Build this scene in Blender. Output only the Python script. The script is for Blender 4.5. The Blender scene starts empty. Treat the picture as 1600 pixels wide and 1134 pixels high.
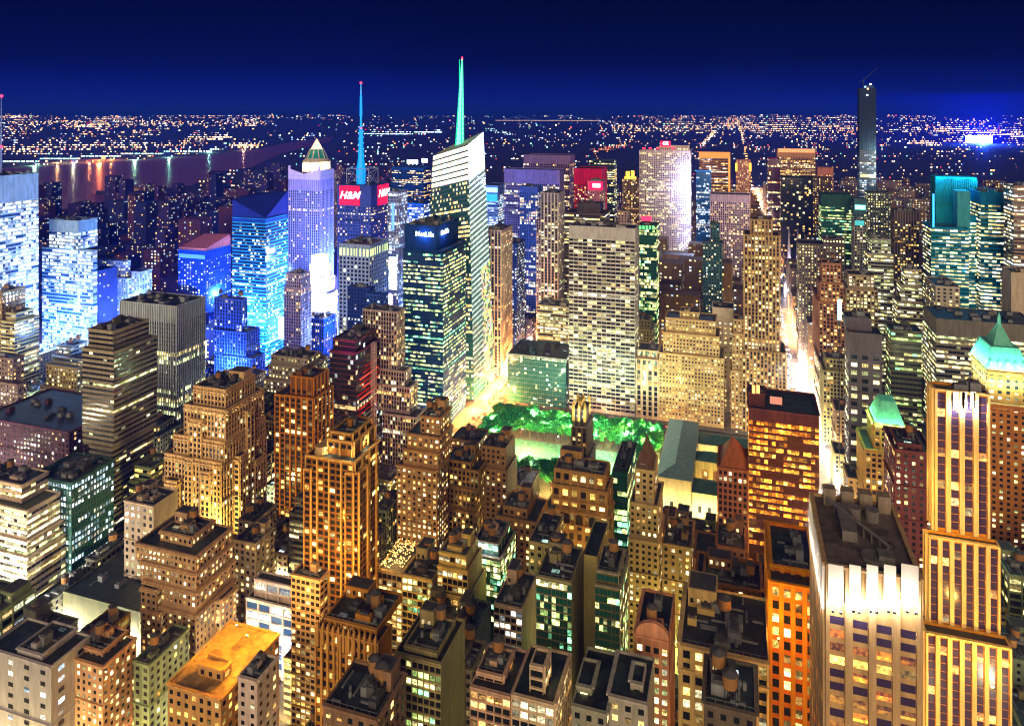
import bpy, bmesh, math, random
import numpy as np
from mathutils import Vector, Matrix
sc = bpy.context.scene
COL = sc.collection
R = math.radians
# ------------------------------------------------------------------ camera
FPX, VX, HY, CZ = 1110.0, 1153.0, 178.0, 312.0
YAW = math.atan2(VX-800, FPX); SY, CY = -math.sin(YAW), math.cos(YAW)
cam = bpy.data.cameras.new("camera"); co = bpy.data.objects.new("camera", cam); COL.objects.link(co)
co.location = (0, 0, CZ); co.rotation_euler = (R(90), 0, YAW)
cam.sensor_width = 36; cam.lens = 36*FPX/1600; cam.shift_y = (HY-567)/1600
cam.clip_start = 1; cam.clip_end = 90000
sc.camera = co
# ------------------------------------------------------------------ render, view
sc.render.engine = 'CYCLES'
sc.view_settings.view_transform = 'Standard'; sc.view_settings.look = 'None'
sc.view_settings.exposure = 0.45; sc.view_settings.gamma = 1
cy = sc.cycles
cy.max_bounces = 4; cy.diffuse_bounces = 2; cy.glossy_bounces = 3; cy.transmission_bounces = 2
cy.sample_clamp_indirect = 2.0; cy.sample_clamp_direct = 0; cy.use_denoising = True
cy.caustics_reflective = False; cy.caustics_refractive = False
cy.filter_width = 1.15
# ------------------------------------------------------------------ night sky
w = bpy.data.worlds.new("World"); sc.world = w; w.use_nodes = True
nt = w.node_tree; nt.nodes.clear()
tc = nt.nodes.new('ShaderNodeTexCoord'); sep = nt.nodes.new('ShaderNodeSeparateXYZ')
nt.links.new(tc.outputs['Generated'], sep.inputs[0])
rp = nt.nodes.new('ShaderNodeValToRGB'); cr = rp.color_ramp
for i, (p, c) in enumerate([(0.0, (.0015,.006,.16)), (.03, (.001,.003,.11)), (.07, (.0004,.0008,.03)), (.13, (.0003,.0004,.012)), (.3, (.0003,.0004,.007)), (1, (.003,.005,.03))]):
    e = cr.elements[i] if i < 2 else cr.elements.new(p)
    e.position = p; e.color = (*c, 1)
nt.links.new(sep.outputs['Z'], rp.inputs['Fac'])
bg = nt.nodes.new('ShaderNodeBackground'); wo = nt.nodes.new('ShaderNodeOutputWorld')
nt.links.new(rp.outputs[0], bg.inputs[0]); bg.inputs[1].default_value = 1.0
nt.links.new(bg.outputs[0], wo.inputs[0])
# one weak, very soft low key: the glow of the lit city to the south
sd = bpy.data.lights.new("city_glow", 'SUN'); sd.energy = 2.15; sd.angle = R(50); sd.color = (1, .75, .45)
so = bpy.data.objects.new("city_glow", sd); COL.objects.link(so); so.rotation_euler = (R(74), 0, R(8))

rng = random.Random(7)
# ------------------------------------------------------------------ projection helpers
def ray(px, py=HY):
    u = (px-800)/FPX
    return (SY+u*CY, CY-u*SY, (HY-py)/FPX)
def onY(px, py, Y):
    d = ray(px, py); return (Y*d[0]/d[1], CZ+Y*d[2]/d[1])
def YonX(px, X):
    d = ray(px); return X*d[1]/d[0]
def ground(px, py, z=0.0):
    d = ray(px, py); t = (z-CZ)/d[2]; return (d[0]*t, d[1]*t)
def proj(x, y, z):
    a = CY*x-SY*y; b = SY*x+CY*y
    if b < 1: return (-9999, -9999, b)
    return (800+FPX*a/b, HY-FPX*(z-CZ)/b, b)
# ------------------------------------------------------------------ materials
MATS = {}
def nn(m, t): return m.node_tree.nodes.new(t)
def roofmat(col):
    key = ('r', tuple(round(c, 3) for c in col))
    if key in MATS: return MATS[key]
    m = bpy.data.materials.new("tar_roof"); m.use_nodes = True; b = m.node_tree.nodes['Principled BSDF']; L = m.node_tree.links.new
    g = nn(m, 'ShaderNodeNewGeometry'); v = nn(m, 'ShaderNodeTexVoronoi'); v.inputs['Scale'].default_value = .16; v.distance = 'CHEBYCHEV'; L(g.outputs['Position'], v.inputs['Vector'])
    n = nn(m, 'ShaderNodeTexNoise'); n.inputs['Scale'].default_value = .5; n.inputs['Detail'].default_value = 5; L(g.outputs['Position'], n.inputs['Vector'])
    r = nn(m, 'ShaderNodeValToRGB'); r.color_ramp.elements[0].color = (*[c*.4 for c in col], 1); r.color_ramp.elements[1].color = (*[c*2.6 for c in col], 1)
    mx = nn(m, 'ShaderNodeMath'); mx.operation = 'MULTIPLY_ADD'; sp = nn(m, 'ShaderNodeSeparateColor'); L(v.outputs['Color'], sp.inputs[0]); L(sp.outputs[0], mx.inputs[0]); mx.inputs[1].default_value = .45
    L(n.outputs['Fac'], mx.inputs[2]); mm = nn(m, 'ShaderNodeMath'); mm.operation = 'SUBTREE' if False else 'SUBTRACT'; L(mx.outputs[0], mm.inputs[0]); mm.inputs[1].default_value = .3
    L(mm.outputs[0], r.inputs[0]); L(r.outputs[0], b.inputs['Base Color']); b.inputs['Roughness'].default_value = .55
    MATS[key] = m; return m
def wallmat(col, rough=.85, spec=.25, scale=.35, var=.22, metal=0):
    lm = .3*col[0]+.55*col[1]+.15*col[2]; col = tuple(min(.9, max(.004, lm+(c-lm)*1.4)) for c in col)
    key = ('w', tuple(round(c, 3) for c in col), rough, metal)
    if key in MATS: return MATS[key]
    m = bpy.data.materials.new("masonry"); m.use_nodes = True
    b = m.node_tree.nodes['Principled BSDF']; L = m.node_tree.links.new
    g = nn(m, 'ShaderNodeNewGeometry'); mp = nn(m, 'ShaderNodeMapping'); mp.inputs['Scale'].default_value = (1, 1, .18)
    L(g.outputs['Position'], mp.inputs[0])
    n = nn(m, 'ShaderNodeTexNoise'); n.inputs['Scale'].default_value = scale; n.inputs['Detail'].default_value = 5
    n.inputs['Roughness'].default_value = .7
    L(mp.outputs[0], n.inputs['Vector'])
    r = nn(m, 'ShaderNodeValToRGB'); r.color_ramp.elements[0].position = .3; r.color_ramp.elements[1].position = .72
    r.color_ramp.elements[0].color = (*[c*(1-var*1.6) for c in col], 1); r.color_ramp.elements[1].color = (*[min(1, c*(1+var)) for c in col], 1)
    L(n.outputs['Fac'], r.inputs[0]); L(r.outputs[0], b.inputs['Base Color'])
    b.inputs['Roughness'].default_value = rough; b.inputs['Specular IOR Level'].default_value = spec; b.inputs['Metallic'].default_value = metal
    MATS[key] = m; return m
def winmat(tint=(.02, .025, .03)):
    key = ('g', tint)
    if key in MATS: return MATS[key]
    m = bpy.data.materials.new("window_glass"); m.use_nodes = True
    b = m.node_tree.nodes['Principled BSDF']; L = m.node_tree.links.new
    a = nn(m, 'ShaderNodeAttribute'); a.attribute_name = 'lit'
    g = nn(m, 'ShaderNodeNewGeometry'); n = nn(m, 'ShaderNodeTexNoise'); n.inputs['Scale'].default_value = .9; n.inputs['Detail'].default_value = 3
    L(g.outputs['Position'], n.inputs['Vector'])
    mr = nn(m, 'ShaderNodeMapRange'); mr.inputs['From Min'].default_value = .34; mr.inputs['From Max'].default_value = .66
    mr.inputs['To Min'].default_value = .25; mr.inputs['To Max'].default_value = 1.5
    L(n.outputs['Fac'], mr.inputs[0])
    L(a.outputs['Color'], b.inputs['Emission Color']); L(mr.outputs[0], b.inputs['Emission Strength'])
    b.inputs['Base Color'].default_value = (*tint, 1); b.inputs['Roughness'].default_value = .12; b.inputs['Specular IOR Level'].default_value = .6
    m.cycles.emission_sampling = 'NONE'
    MATS[key] = m; return m
def emat(col, s=1.0, sample=False, name="lamp_glow"):
    key = ('e', col, s)
    if key in MATS: return MATS[key]
    m = bpy.data.materials.new(name); m.use_nodes = True
    b = m.node_tree.nodes['Principled BSDF']
    b.inputs['Base Color'].default_value = (*[min(.8, c*.5) for c in col], 1)
    b.inputs['Emission Color'].default_value = (*col, 1); b.inputs['Emission Strength'].default_value = s
    if not sample: m.cycles.emission_sampling = 'NONE'
    MATS[key] = m; return m
# ------------------------------------------------------------------ mesh builder
class MB:
    def __init__(s): s.v = []; s.f = []; s.m = []; s.c = []
    def quad(s, a, b, c, d, mi=0, col=None):
        n = len(s.v); s.v += [a, b, c, d]; s.f.append((n, n+1, n+2, n+3)); s.m.append(mi); s.c.append(col or (0, 0, 0))
    def tri(s, a, b, c, mi=0, col=None):
        n = len(s.v); s.v += [a, b, c]; s.f.append((n, n+1, n+2)); s.m.append(mi); s.c.append(col or (0, 0, 0))
    def box(s, x0, x1, y0, y1, z0, z1, mi=0, col=None, bottom=False):
        q = s.quad
        q((x0,y0,z0),(x1,y0,z0),(x1,y0,z1),(x0,y0,z1),mi,col); q((x1,y0,z0),(x1,y1,z0),(x1,y1,z1),(x1,y0,z1),mi,col)
        q((x1,y1,z0),(x0,y1,z0),(x0,y1,z1),(x1,y1,z1),mi,col); q((x0,y1,z0),(x0,y0,z0),(x0,y0,z1),(x0,y1,z1),mi,col)
        q((x0,y0,z1),(x1,y0,z1),(x1,y1,z1),(x0,y1,z1),mi,col)
        if bottom: q((x0,y1,z0),(x1,y1,z0),(x1,y0,z0),(x0,y0,z0),mi,col)
    def cyl(s, x, y, z0, z1, r0, r1, n=12, mi=0, cap=True, col=None):
        P = [(math.cos(2*math.pi*i/n), math.sin(2*math.pi*i/n)) for i in range(n)]
        for i in range(n):
            a, b = P[i], P[(i+1) % n]
            s.quad((x+a[0]*r0,y+a[1]*r0,z0),(x+b[0]*r0,y+b[1]*r0,z0),(x+b[0]*r1,y+b[1]*r1,z1),(x+a[0]*r1,y+a[1]*r1,z1),mi,col)
            if cap: s.tri((x+a[0]*r1,y+a[1]*r1,z1),(x+b[0]*r1,y+b[1]*r1,z1),(x,y,z1),mi,col)
    def pyr(s, x0, x1, y0, y1, z0, z1, f=0.0, mi=0, fy=None, col=None):
        fy = f if fy is None else fy
        cx, cyy = (x0+x1)/2, (y0+y1)/2
        a, b, c, d = cx-(cx-x0)*f, cx+(x1-cx)*f, cyy-(cyy-y0)*fy, cyy+(y1-cyy)*fy
        L = [(x0,y0,z0),(x1,y0,z0),(x1,y1,z0),(x0,y1,z0)]; T = [(a,c,z1),(b,c,z1),(b,d,z1),(a,d,z1)]
        for i in range(4): s.quad(L[i], L[(i+1)%4], T[(i+1)%4], T[i], mi, col)
        s.quad(*T, mi, col)
    def bar(s, p, q, r, mi=0, col=None, n=4):
        p, q = Vector(p), Vector(q); d = (q-p).normalized(); u = d.orthogonal().normalized(); v = d.cross(u)
        P = [u*math.cos(2*math.pi*(i+.5)/n)*r+v*math.sin(2*math.pi*(i+.5)/n)*r for i in range(n)]
        for i in range(n):
            a, b = P[i], P[(i+1)%n]; s.quad(tuple(p+a), tuple(p+b), tuple(q+b), tuple(q+a), mi, col)
    def build(s, name, mats, parent=None, off=(0, 0, 0), lit=False, kind=None):
        if not s.f: return None
        me = bpy.data.meshes.new(name)
        ox, oy, oz = off
        me.from_pydata([(a-ox, b-oy, c-oz) for a, b, c in s.v], [], s.f)
        for m in (mats if isinstance(mats, (list, tuple)) else [mats]): me.materials.append(m)
        if max(s.m) > 0: me.polygons.foreach_set('material_index', s.m)
        if lit:
            at = me.color_attributes.new('lit', 'FLOAT_COLOR', 'CORNER')
            arr = []
            for f, c in zip(s.f, s.c): arr += [c[0], c[1], c[2], 1.0]*len(f)
            at.data.foreach_set('color', arr)
        o = bpy.data.objects.new(name, me); COL.objects.link(o)
        if parent: o.parent = parent
        if kind: o['kind'] = kind
        return o
def empty(name, loc, label=None, cat=None, group=None):
    o = bpy.data.objects.new(name, None); COL.objects.link(o); o.location = loc
    if label: o['label'] = label
    if cat: o['category'] = cat
    if group: o['group'] = group
    return o
def tag(o, label, cat, group=None, kind=None):
    if label: o['label'] = label
    if cat: o['category'] = cat
    if group: o['group'] = group
    if kind: o['kind'] = kind
    return o
def lamp(x, y, z, W, col=(1, .7, .35), r=1.0, parent=None, off=(0, 0, 0)):
    d = bpy.data.lights.new("lamp_light", 'POINT'); d.energy = W; d.color = col; d.shadow_soft_size = r
    o = bpy.data.objects.new("lamp_light", d); COL.objects.link(o); o.location = (x-off[0], y-off[1], z-off[2])
    if parent: o.parent = parent
    return o
# ------------------------------------------------------------------ facade styles
ST = {
 'punch': dict(bay=3.4, fh=3.7, wx=.44, wz=.5, p=.27, row=.04, belt=5),
 'pier':  dict(bay=2.8, fh=3.7, wx=.6, wz=.6, p=.26, row=.06, pier=1, pp=.55, belt=7),
 'band':  dict(bay=3.0, fh=3.9, wx=.96, wz=.5, p=.4, row=.25, ledge=1),
 'fins':  dict(bay=1.7, fh=3.8, wx=.7, wz=.72, p=.25, row=.18, pier=1, pp=.5),
 'grid':  dict(bay=5.2, fh=4.2, wx=.86, wz=.7, p=.4, row=.2, pier=1, pp=.6, ledge=1),
 'glass': dict(bay=2.4, fh=3.9, wx=.95, wz=.78, p=.4, row=.25),
 'grand': dict(bay=4.2, fh=5.2, wx=.55, wz=.62, p=.45, row=.1, pier=1, pp=.7),
 'blank': dict(bay=3.4, fh=3.7, wx=.3, wz=.3, p=.0, row=0, skip=1),
}
PAL = {
 'warm': [(1,.66,.2),(1,.78,.32),(1,.52,.13),(1,.86,.5)],
 'gold': [(1,.62,.12),(1,.72,.2),(1,.82,.35),(1,.5,.1)],
 'pale': [(1,.86,.33),(.86,.95,.38),(1,.96,.62),(1,.75,.25)],
 'cool': [(.65,.85,1),(.9,.97,1),(1,.93,.7),(.55,.8,1)],
 'green':[(.62,.95,.25),(.85,1,.35),(.3,1,.5),(1,.9,.35)],
 'mix':  [(1,.78,.35),(1,.95,.6),(.8,.95,1),(1,.62,.25),(.9,1,.65)],
 'fire': [(1,.3,.02),(1,.42,.04),(1,.6,.1),(1,.25,.02)],
}
GL = {'dark': (.015,.018,.022), 'blue': (.02,.06,.2), 'teal': (.01,.09,.08), 'gold': (.09,.04,.015), 'navy': (.01,.02,.09), 'violet': (.06,.04,.1)}
FOOT = []; LOG = []
EMINT = 2.0
def panes_for_face(rg, out, pt, width, z0, z1, st, pal, rows, norm):
    """pt(u, z, d): point on the face at distance u along it, height z, d metres proud"""
    bay, fh = st['bay'], st['fh']
    n = max(1, int(width/bay)); bw = width/n; nr = max(1, int((z1-z0-st.get('top', 1.6))/fh))
    hx, hz = bw*st['wx']/2, fh*st['wz']/2
    for r in range(nr):
        z = z1-st.get('top', 1.6)-(r+.5)*fh
        full, rc = rows[r % len(rows)]
        run = None
        for i in range(n):
            pr = .92 if full else st['p']
            if st['row'] > .12 and not full:   # offices light in runs
                if run is None or rg.random() < .3: run = rg.random() < pr
                on = run and rg.random() < .9
            else: on = rg.random() < pr
            c = (0, 0, 0)
            if on:
                pc = rc if (full or rg.random() < .4) else rg.choice(pal)
                s = EMINT*st.get('em', 1)*rg.choice([.12, .22, .4, .6, .9, 1.2, 1.6])
                c = (pc[0]*s, pc[1]*s, pc[2]*s)
            u = (i+.5)*bw
            zb = z-hz
            if on and st['wz'] > .35 and rg.random() < .45:     # a blind pulled part way down
                zb2 = z+hz*rg.uniform(-.5, .6); k_ = rg.uniform(.12, .5)
                out.append((pt(u-hx, zb2, .05), pt(u+hx, zb2, .05), pt(u+hx, z+hz, .05), pt(u-hx, z+hz, .05), (c[0]*k_, c[1]*k_*.9, c[2]*k_*.8), norm)); zt_ = zb2
            else: zt_ = z+hz
            out.append((pt(u-hx, zb, .05), pt(u+hx, zb, .05), pt(u+hx, zt_, .05), pt(u-hx, zt_, .05), c, norm))
def relief(mb, pt, width, z0, z1, st):
    bay, fh = st['bay'], st['fh']
    n = max(1, int(width/bay)); bw = width/n
    def bx(u0, u1, a, b, d):
        P = [pt(u0,a,0),pt(u1,a,0),pt(u1,b,0),pt(u0,b,0)]; Q = [pt(u0,a,d),pt(u1,a,d),pt(u1,b,d),pt(u0,b,d)]
        mb.quad(*Q, 1)
        for i in range(4): mb.quad(P[i], P[(i+1)%4], Q[(i+1)%4], Q[i], 1)
    k = st.get('pier')
    if k:
        hw = bw*(1-st['wx'])*.42
        for i in range(0, n+1, k):
            u = i*bw; bx(max(0.02, u-hw), min(width-.02, u+hw), z0+.01, z1-.02, st.get('pp',.35))
    if st.get('ledge'):
        nr = max(1, int((z1-z0-st.get('top', 1.6))/fh))
        for r in range(0, nr+1, st['ledge']):
            z = z1-st.get('top', 1.6)-r*fh; t = fh*(1-st['wz'])*.36
            bx(.03, width-.03, max(z0+.02, z-t), min(z1-.03, z+t), st.get('pp', .35)*.8)
    if st.get('belt'):
        nr = max(1, int((z1-z0-st.get('top', 1.6))/fh))
        for r in range(st['belt'], nr, st['belt']):
            z = z1-st.get('top', 1.6)-r*fh
            if z > z0+1: bx(.02, width-.02, z-.22, z+.22, .75)
    bx(.0, width, z1-.75, z1-.05, .85)
    for cz in st.get('corn', []):
        z = z1-cz
        if z > z0+2: bx(.01, width-.01, z-.5, z+.5, 1.3)
def clutter(root, rg, X0, X1, Y0, Y1, z, wallm, old, off, n=None):
    """bulkheads, fans and water tanks on a roof"""
    W, D = X1-X0, Y1-Y0
    if W < 7 or D < 7: return
    grey = wallmat((.22,.23,.24)); dark = wallmat((.08,.08,.085)); cop = wallmat((.3,.18,.1))
    k = n if n is not None else min(11, max(3, int(W*D/95)))
    for i in range(k):
        w_, d_ = rg.uniform(2.2, min(7, W*.35)), rg.uniform(2.2, min(7, D*.4)); h = rg.uniform(1.4, 4.2)
        x = rg.uniform(X0+1.2, X1-1.2-w_); y = rg.uniform(Y0+1.2, Y1-1.2-d_)
        m = MB(); m.box(x, x+w_, y, y+d_, z, z+h, 0)
        if rg.random() < .55: m.box(x+w_*.2, x+w_*.8, y+d_*.2, y+d_*.8, z+h, z+h+.8, 1)
        else:
            m.cyl(x+w_*.5, y+d_*.5, z+h, z+h+.9, min(w_, d_)*.3, min(w_, d_)*.3, 10, 1)
        m.build(rg.choice(['bulkhead', 'fan_housing', 'cooling_unit']), [rg.choice([wallm, grey, grey, dark]), dark], root, off)
    if old and W > 12 and D > 14 and math.hypot(X0, Y0) < 560:
        w_, d_, h = W*rg.uniform(.3,.5), D*rg.uniform(.3,.45), rg.uniform(4.5, 7.5); x = rg.choice([X0+.8, X1-.8-w_]); y = Y1-.8-d_
        m = MB(); m.box(x, x+w_, y, y+d_, z, z+h, 0); m.box(x-.25, x+w_+.25, y-.25, y+d_+.25, z+h, z+h+.45, 0); m.box(x+.4, x+w_-.4, y+.4, y+d_-.4, z+h+.45, z+h+.5, 1)
        ph = m.build('penthouse', [wallm, dark], root, off); wq = MB()
        for q in range(max(1, int(w_/2.6))): u = x+.8+q*2.6; kk = rg.choice([0,0,.5,1.4]); c = (kk, kk*.75, kk*.35); wq = MB(); wq.quad((u,y-.06,z+1.6),(u+1.2,y-.06,z+1.6),(u+1.2,y-.06,z+3.4),(u,y-.06,z+3.4),0,c); wq.build('window', winmat(), ph, off, lit=True)
        for q in range(3): m = MB(); r_ = rg.uniform(.5,.9); xx, yy = rg.uniform(X0+2,X1-2), rg.uniform(Y0+2, Y1-d_-2); m.cyl(xx,yy,z,z+rg.uniform(1,2.2),r_,r_,8); m.build('vent', grey, root, off)
    for i in range(k+1 if math.hypot(X0, Y0) < 620 else 0):     # ducts and pipes
        m = MB(); x = rg.uniform(X0+1, X1-4); y = rg.uniform(Y0+1, Y1-4)
        if rg.random() < .5: m.box(x, min(X1-.8, x+rg.uniform(3, 10)), y, y+.6, z, z+.6)
        else: m.box(x, x+.6, y, min(Y1-.8, y+rg.uniform(3, 10)), z, z+.6)
        m.build('duct', grey, root, off)
    m = MB()          # railing round the roof edge and a few pipes
    for (p, q) in (((X0,Y0),(X1,Y0)),((X1,Y0),(X1,Y1))):
        m.bar((*p,z+2.1),(*q,z+2.1),.06); L_ = math.hypot(q[0]-p[0], q[1]-p[1]); c_ = max(2, int(L_/2.5))
        for i in range(c_+1): x, y = p[0]+(q[0]-p[0])*i/c_, p[1]+(q[1]-p[1])*i/c_; m.bar((x,y,z+.9),(x,y,z+2.1),.05)
    if math.hypot(X0,Y0) < 480: m.build('railing', grey, root, off)
    if rg.random() < .6:
        x, y = rg.uniform(X0+1, X1-5), rg.uniform(Y0+1, Y1-3); s_ = MB(); kk = rg.choice([0,0,.05,.3,1]); s_.box(x, x+3.4, y, y+1.8, z, z+.5, 0, tuple(v*kk for v in rg.choice([(1,.8,.45),(.6,1,.8),(.8,.95,1)])))
        s_.build('skylight', winmat(GL['dark']), root, off, lit=True)
    if old:
        for i in range(rg.choice([1, 1, 2])):
            r = rg.uniform(1.8, 2.5); x = rg.uniform(X0+r+1, X1-r-1) if W > 2*r+3 else (X0+X1)/2; y = rg.uniform(Y0+r+1, Y1-r-1) if D > 2*r+3 else (Y0+Y1)/2
            b = z+rg.uniform(2.5, 5)
            m = MB(); m.cyl(x, y, b, b+3.8, r, r*.96, 14)
            t = m.build('water_tank', cop, root, off)
            m = MB(); m.cyl(x, y, b+3.8, b+5.1, r*1.08, .05, 14, cap=False); m.build('tank_roof', dark, t, off)
            m = MB()
            for sx in (-1, 1):
                for sy in (-1, 1): m.bar((x+sx*r*.6, y+sy*r*.6, z), (x+sx*r*.6, y+sy*r*.6, b), .15)
            m.bar((x-r*.6, y-r*.6, z), (x+r*.6, y-r*.6, b), .1); m.bar((x+r*.6, y-r*.6, z), (x-r*.6, y-r*.6, b), .1)
            m.build('tank_stand', dark, t, off)
NB = [0]
def bld(name, label, Y, tiers, style='punch', wall=(.38,.29,.2), cat=None, pal='warm', glass='dark', trim=None, roofc=(.024,.034,.036),
        old=False, sides=None, group=None, blank='', indiv=True, zbase=0.0, clut=True, boxes=None, pyr=None, extra=(), **kw):
    NB[0] += 1
    rg = random.Random(label+str(NB[0]) if group else label)
    st = dict(ST[style]); st.update(kw)
    # tiers -> boxes in metres
    bx = []
    if boxes: bx = boxes
    else:
        zp = zbase
        for t in tiers:
            xl, xr, yt, dep = t[:4]; dY = t[4] if len(t) > 4 else 0; z0 = t[5] if len(t) > 5 else zp
            Yt = Y+dY; left = (xr < VX)
            ref = xr if left else xl
            X0, X1 = onY(xl, yt, Yt)[0], onY(xr, yt, Yt)[0]
            z1 = onY(ref, yt, Yt)[1]
            if dep < 0:
                Xr = X1 if left else X0
                Y1 = YonX(-dep, Xr)
                if not (Yt+4 < Y1 < Yt+110): LOG.append(f"DEPTH {label[:40]} {Yt:.0f}->{Y1:.0f}"); Y1 = Yt+30
            else: Y1 = Yt+dep
            if z1 < z0+2: LOG.append(f"HEIGHT {label[:40]} z0={z0:.0f} z1={z1:.0f}"); z1 = z0+3
            bx.append((X0, X1, Yt, Y1, z0, z1)); zp = z1-1.0
    ex_ = []
    for (sd0, bi, u0, u1, d, zf) in extra:
        X0, X1, Y0, Y1, z0, z1 = bx[bi]; W, D = X1-X0, Y1-Y0
        if sd0 == 'S': ex_.append((X0+W*u0, X0+W*u1, Y0-d, Y0+1, 0.0, z1*zf))
        else: ex_.append((X1-1, X1+d, Y0+D*u0, Y0+D*u1, 0.0, z1*zf))
    if not boxes: LOG.append(f"{label[:44]:44s} "+' '.join('(%d %d %d %d %d)' % (b[0], b[1], b[2], b[3], b[5]) for b in bx))
    b0 = bx[0]
    for b in bx:
        if b[4] < 5: FOOT.append((b[0], b[1], b[2], b[3], label))
    cx, cyy = (b0[0]+b0[1])/2, (b0[2]+b0[3])/2
    off = (cx, cyy, zbase)
    root = empty(name, off, label, cat or name.replace('_', ' '), group)
    wm = wallmat(wall); tm = wallmat(trim or tuple(min(1, c*1.15) for c in wall)); rm = roofmat(roofc)
    mb = MB(); rf = MB(); panes = []
    nrow = 90
    for bi, (X0, X1, Y0, Y1, z0, z1) in enumerate(bx+ex_):
        sd_ = sides or ('E' if X1 < -30 else ('W' if X0 > 50 else 'EW'))
        t = .45
        mb.quad((X0,Y0,z0),(X1,Y0,z0),(X1,Y0,z1),(X0,Y0,z1)); mb.quad((X1,Y0,z0),(X1,Y1,z0),(X1,Y1,z1),(X1,Y0,z1))
        mb.quad((X1,Y1,z0),(X0,Y1,z0),(X0,Y1,z1),(X1,Y1,z1)); mb.quad((X0,Y1,z0),(X0,Y0,z0),(X0,Y0,z1),(X0,Y1,z1))
        O = [(X0,Y0),(X1,Y0),(X1,Y1),(X0,Y1)]; I = [(X0+t,Y0+t),(X1-t,Y0+t),(X1-t,Y1-t),(X0+t,Y1-t)]
        for i in range(4):
            a, b, c, d = O[i], O[(i+1)%4], I[(i+1)%4], I[i]
            mb.quad((*a,z1),(*b,z1),(*c,z1),(*d,z1), 1); mb.quad((*d,z1),(*c,z1),(*c,z1-1),(*d,z1-1))
        rf = MB(); rf.quad((X0+t,Y0+t,z1-1),(X1-t,Y0+t,z1-1),(X1-t,Y1-t,z1-1),(X0+t,Y1-t,z1-1)); rf.build('roof', rm, root, off)
        rows = [((rg.random() < st['row']), rg.choice(PAL[pal])) for _ in range(nrow)]
        st2 = dict(st)
        if 'tops' in st: st2['top'] = st['tops'][min(bi, len(st['tops'])-1)]
        zz0 = max(z0, st.get('wz0', 0))
        faces = [('S', lambda u, z, d, X0=X0, Y0=Y0: (X0+u, Y0-d, z), X1-X0)]
        if 'E' in sd_: faces.append(('E', lambda u, z, d, X1=X1, Y0=Y0: (X1+d, Y0+u, z), Y1-Y0))
        if 'W' in sd_: faces.append(('W', lambda u, z, d, X0=X0, Y1=Y1: (X0-d, Y1-u, z), Y1-Y0))
        for nm, pt, width in faces:
            if not st.get('skip') and nm not in blank:
                panes_for_face(rg, panes, pt, width, zz0, z1, st2, PAL[pal], rows, nm)
                relief(mb, pt, width, z0, z1, st2)
    mb.build('wall', [wm, tm], root, off)
    if pyr:
        X0, X1, Y0, Y1, z0, z1 = bx[-1]; h, f, pc = pyr; m = MB(); m.pyr(X0+.5, X1-.5, Y0+.5, Y1-.5, z1-.9, z1+h, f, fy=f); m.build('spire_roof' if f < .1 else 'hip_roof', wallmat(pc), root, off)
    dist = math.hypot(cx, cyy)
    # windows: one mesh each where the picture shows them, the rest as one part
    if panes:
        gm = winmat(GL[glass]); big = []
        pxw = st['bay']*st['wx']/dist*FPX*.64
        if len(panes) <= 100: big = range(len(panes))
        elif indiv and pxw > 1.15:
            sc_ = []
            for i, p in enumerate(panes):
                c = p[0]; q = proj(*p[2])
                if -5 < q[0] < 1605 and q[1] < 1139: sc_.append((q[2]+(0 if sum(p[4]) > 0 else dist*.12), i))
            sc_.sort(); big = [i for _, i in sc_[:100]]
        bs = set(big); rest = MB()
        for i, p in enumerate(panes):
            if i in bs:
                m = MB(); m.quad(*p[:4], 0, p[4]); m.build('window', gm, root, off, lit=True)
            else: rest.quad(*p[:4], 0, p[4])
        rest.build('windows', gm, root, off, lit=True, kind='stuff' if len(panes) > 100 else None)
    if clut and dist < 1100:
        for b in bx[-1:]+([bx[0]] if len(bx) > 1 and dist < 500 else []):
            clutter(root, rg, b[0]+.5, b[1]-.5, b[2]+.5, b[3]-.5, b[5]-1, wm, old, off) if b is bx[-1] else None
    root['bx'] = [list(map(float, b)) for b in bx]
    return root, bx, off
TAN=(.4,.29,.2); CREAM=(.52,.43,.31); LAV=(.4,.34,.5); BLUE=(.07,.12,.32); TEAL=(.04,.16,.18); BROWN=(.24,.13,.07); DARK=(.05,.05,.06)
WHITE=(.62,.59,.55); BRICK=(.3,.13,.08); GREY=(.24,.23,.23); STONE=(.34,.28,.22); NAVY=(.03,.05,.2); GOLD=(.5,.3,.1); OLIVE=(.2,.17,.1)
# ------------------------------------------------------------------ buildings, nearest first
OT='office_tower'; OB='office_building'; AT='apartment_tower'; DT='stepped_tower'
B = {}
def b_(key, *a, **k): B[key] = bld(*a, **k); return B[key]
# --- near left
b_('terr', OB, 'broad pale terraced building cut off by the left edge, white ribbon storeys stepping up', 318,
   [[-60,42,870,-102],[-60,42,845,24,1],[-60,42,797,22,2],[-60,34,757,18,8]], 'band', (.55,.47,.4), old=True, pal='pale', bay=2.6, fh=4, wz=.42, p=.5, row=.2, em=1.1)
b_('grn', OB, 'dark green glass block with speckled windows behind the pale terraced building', 346, [[40,92,735,50],], 'glass', (.05,.1,.09), glass='teal', pal='cool', bay=2.2, wx=.6, wz=.6, p=.55, em=.8,
   boxes=[(-436,-402,344,376,0,79)])
b_('slab7', AT, 'tan slab with white blank side and punched windows beside the flat black roof', 345, [[194,240,790,-278]], 'punch', (.5,.42,.34), blank='E', pal='pale', p=.3, old=True, bay=4, fh=4.4)
b_('band12', OT, 'dark olive banded tower with penthouse block, its lower storeys stepping out', 392,
   [[150,176,748,-230],[140,175,700,-240,1],[129,178,549,-245,2],[138,177,517,-232,6]], 'band', (.2,.18,.15), pal='pale', p=.05, row=.11, fh=3.6, wz=.42, trim=(.3,.27,.22), em=1.3)
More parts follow.
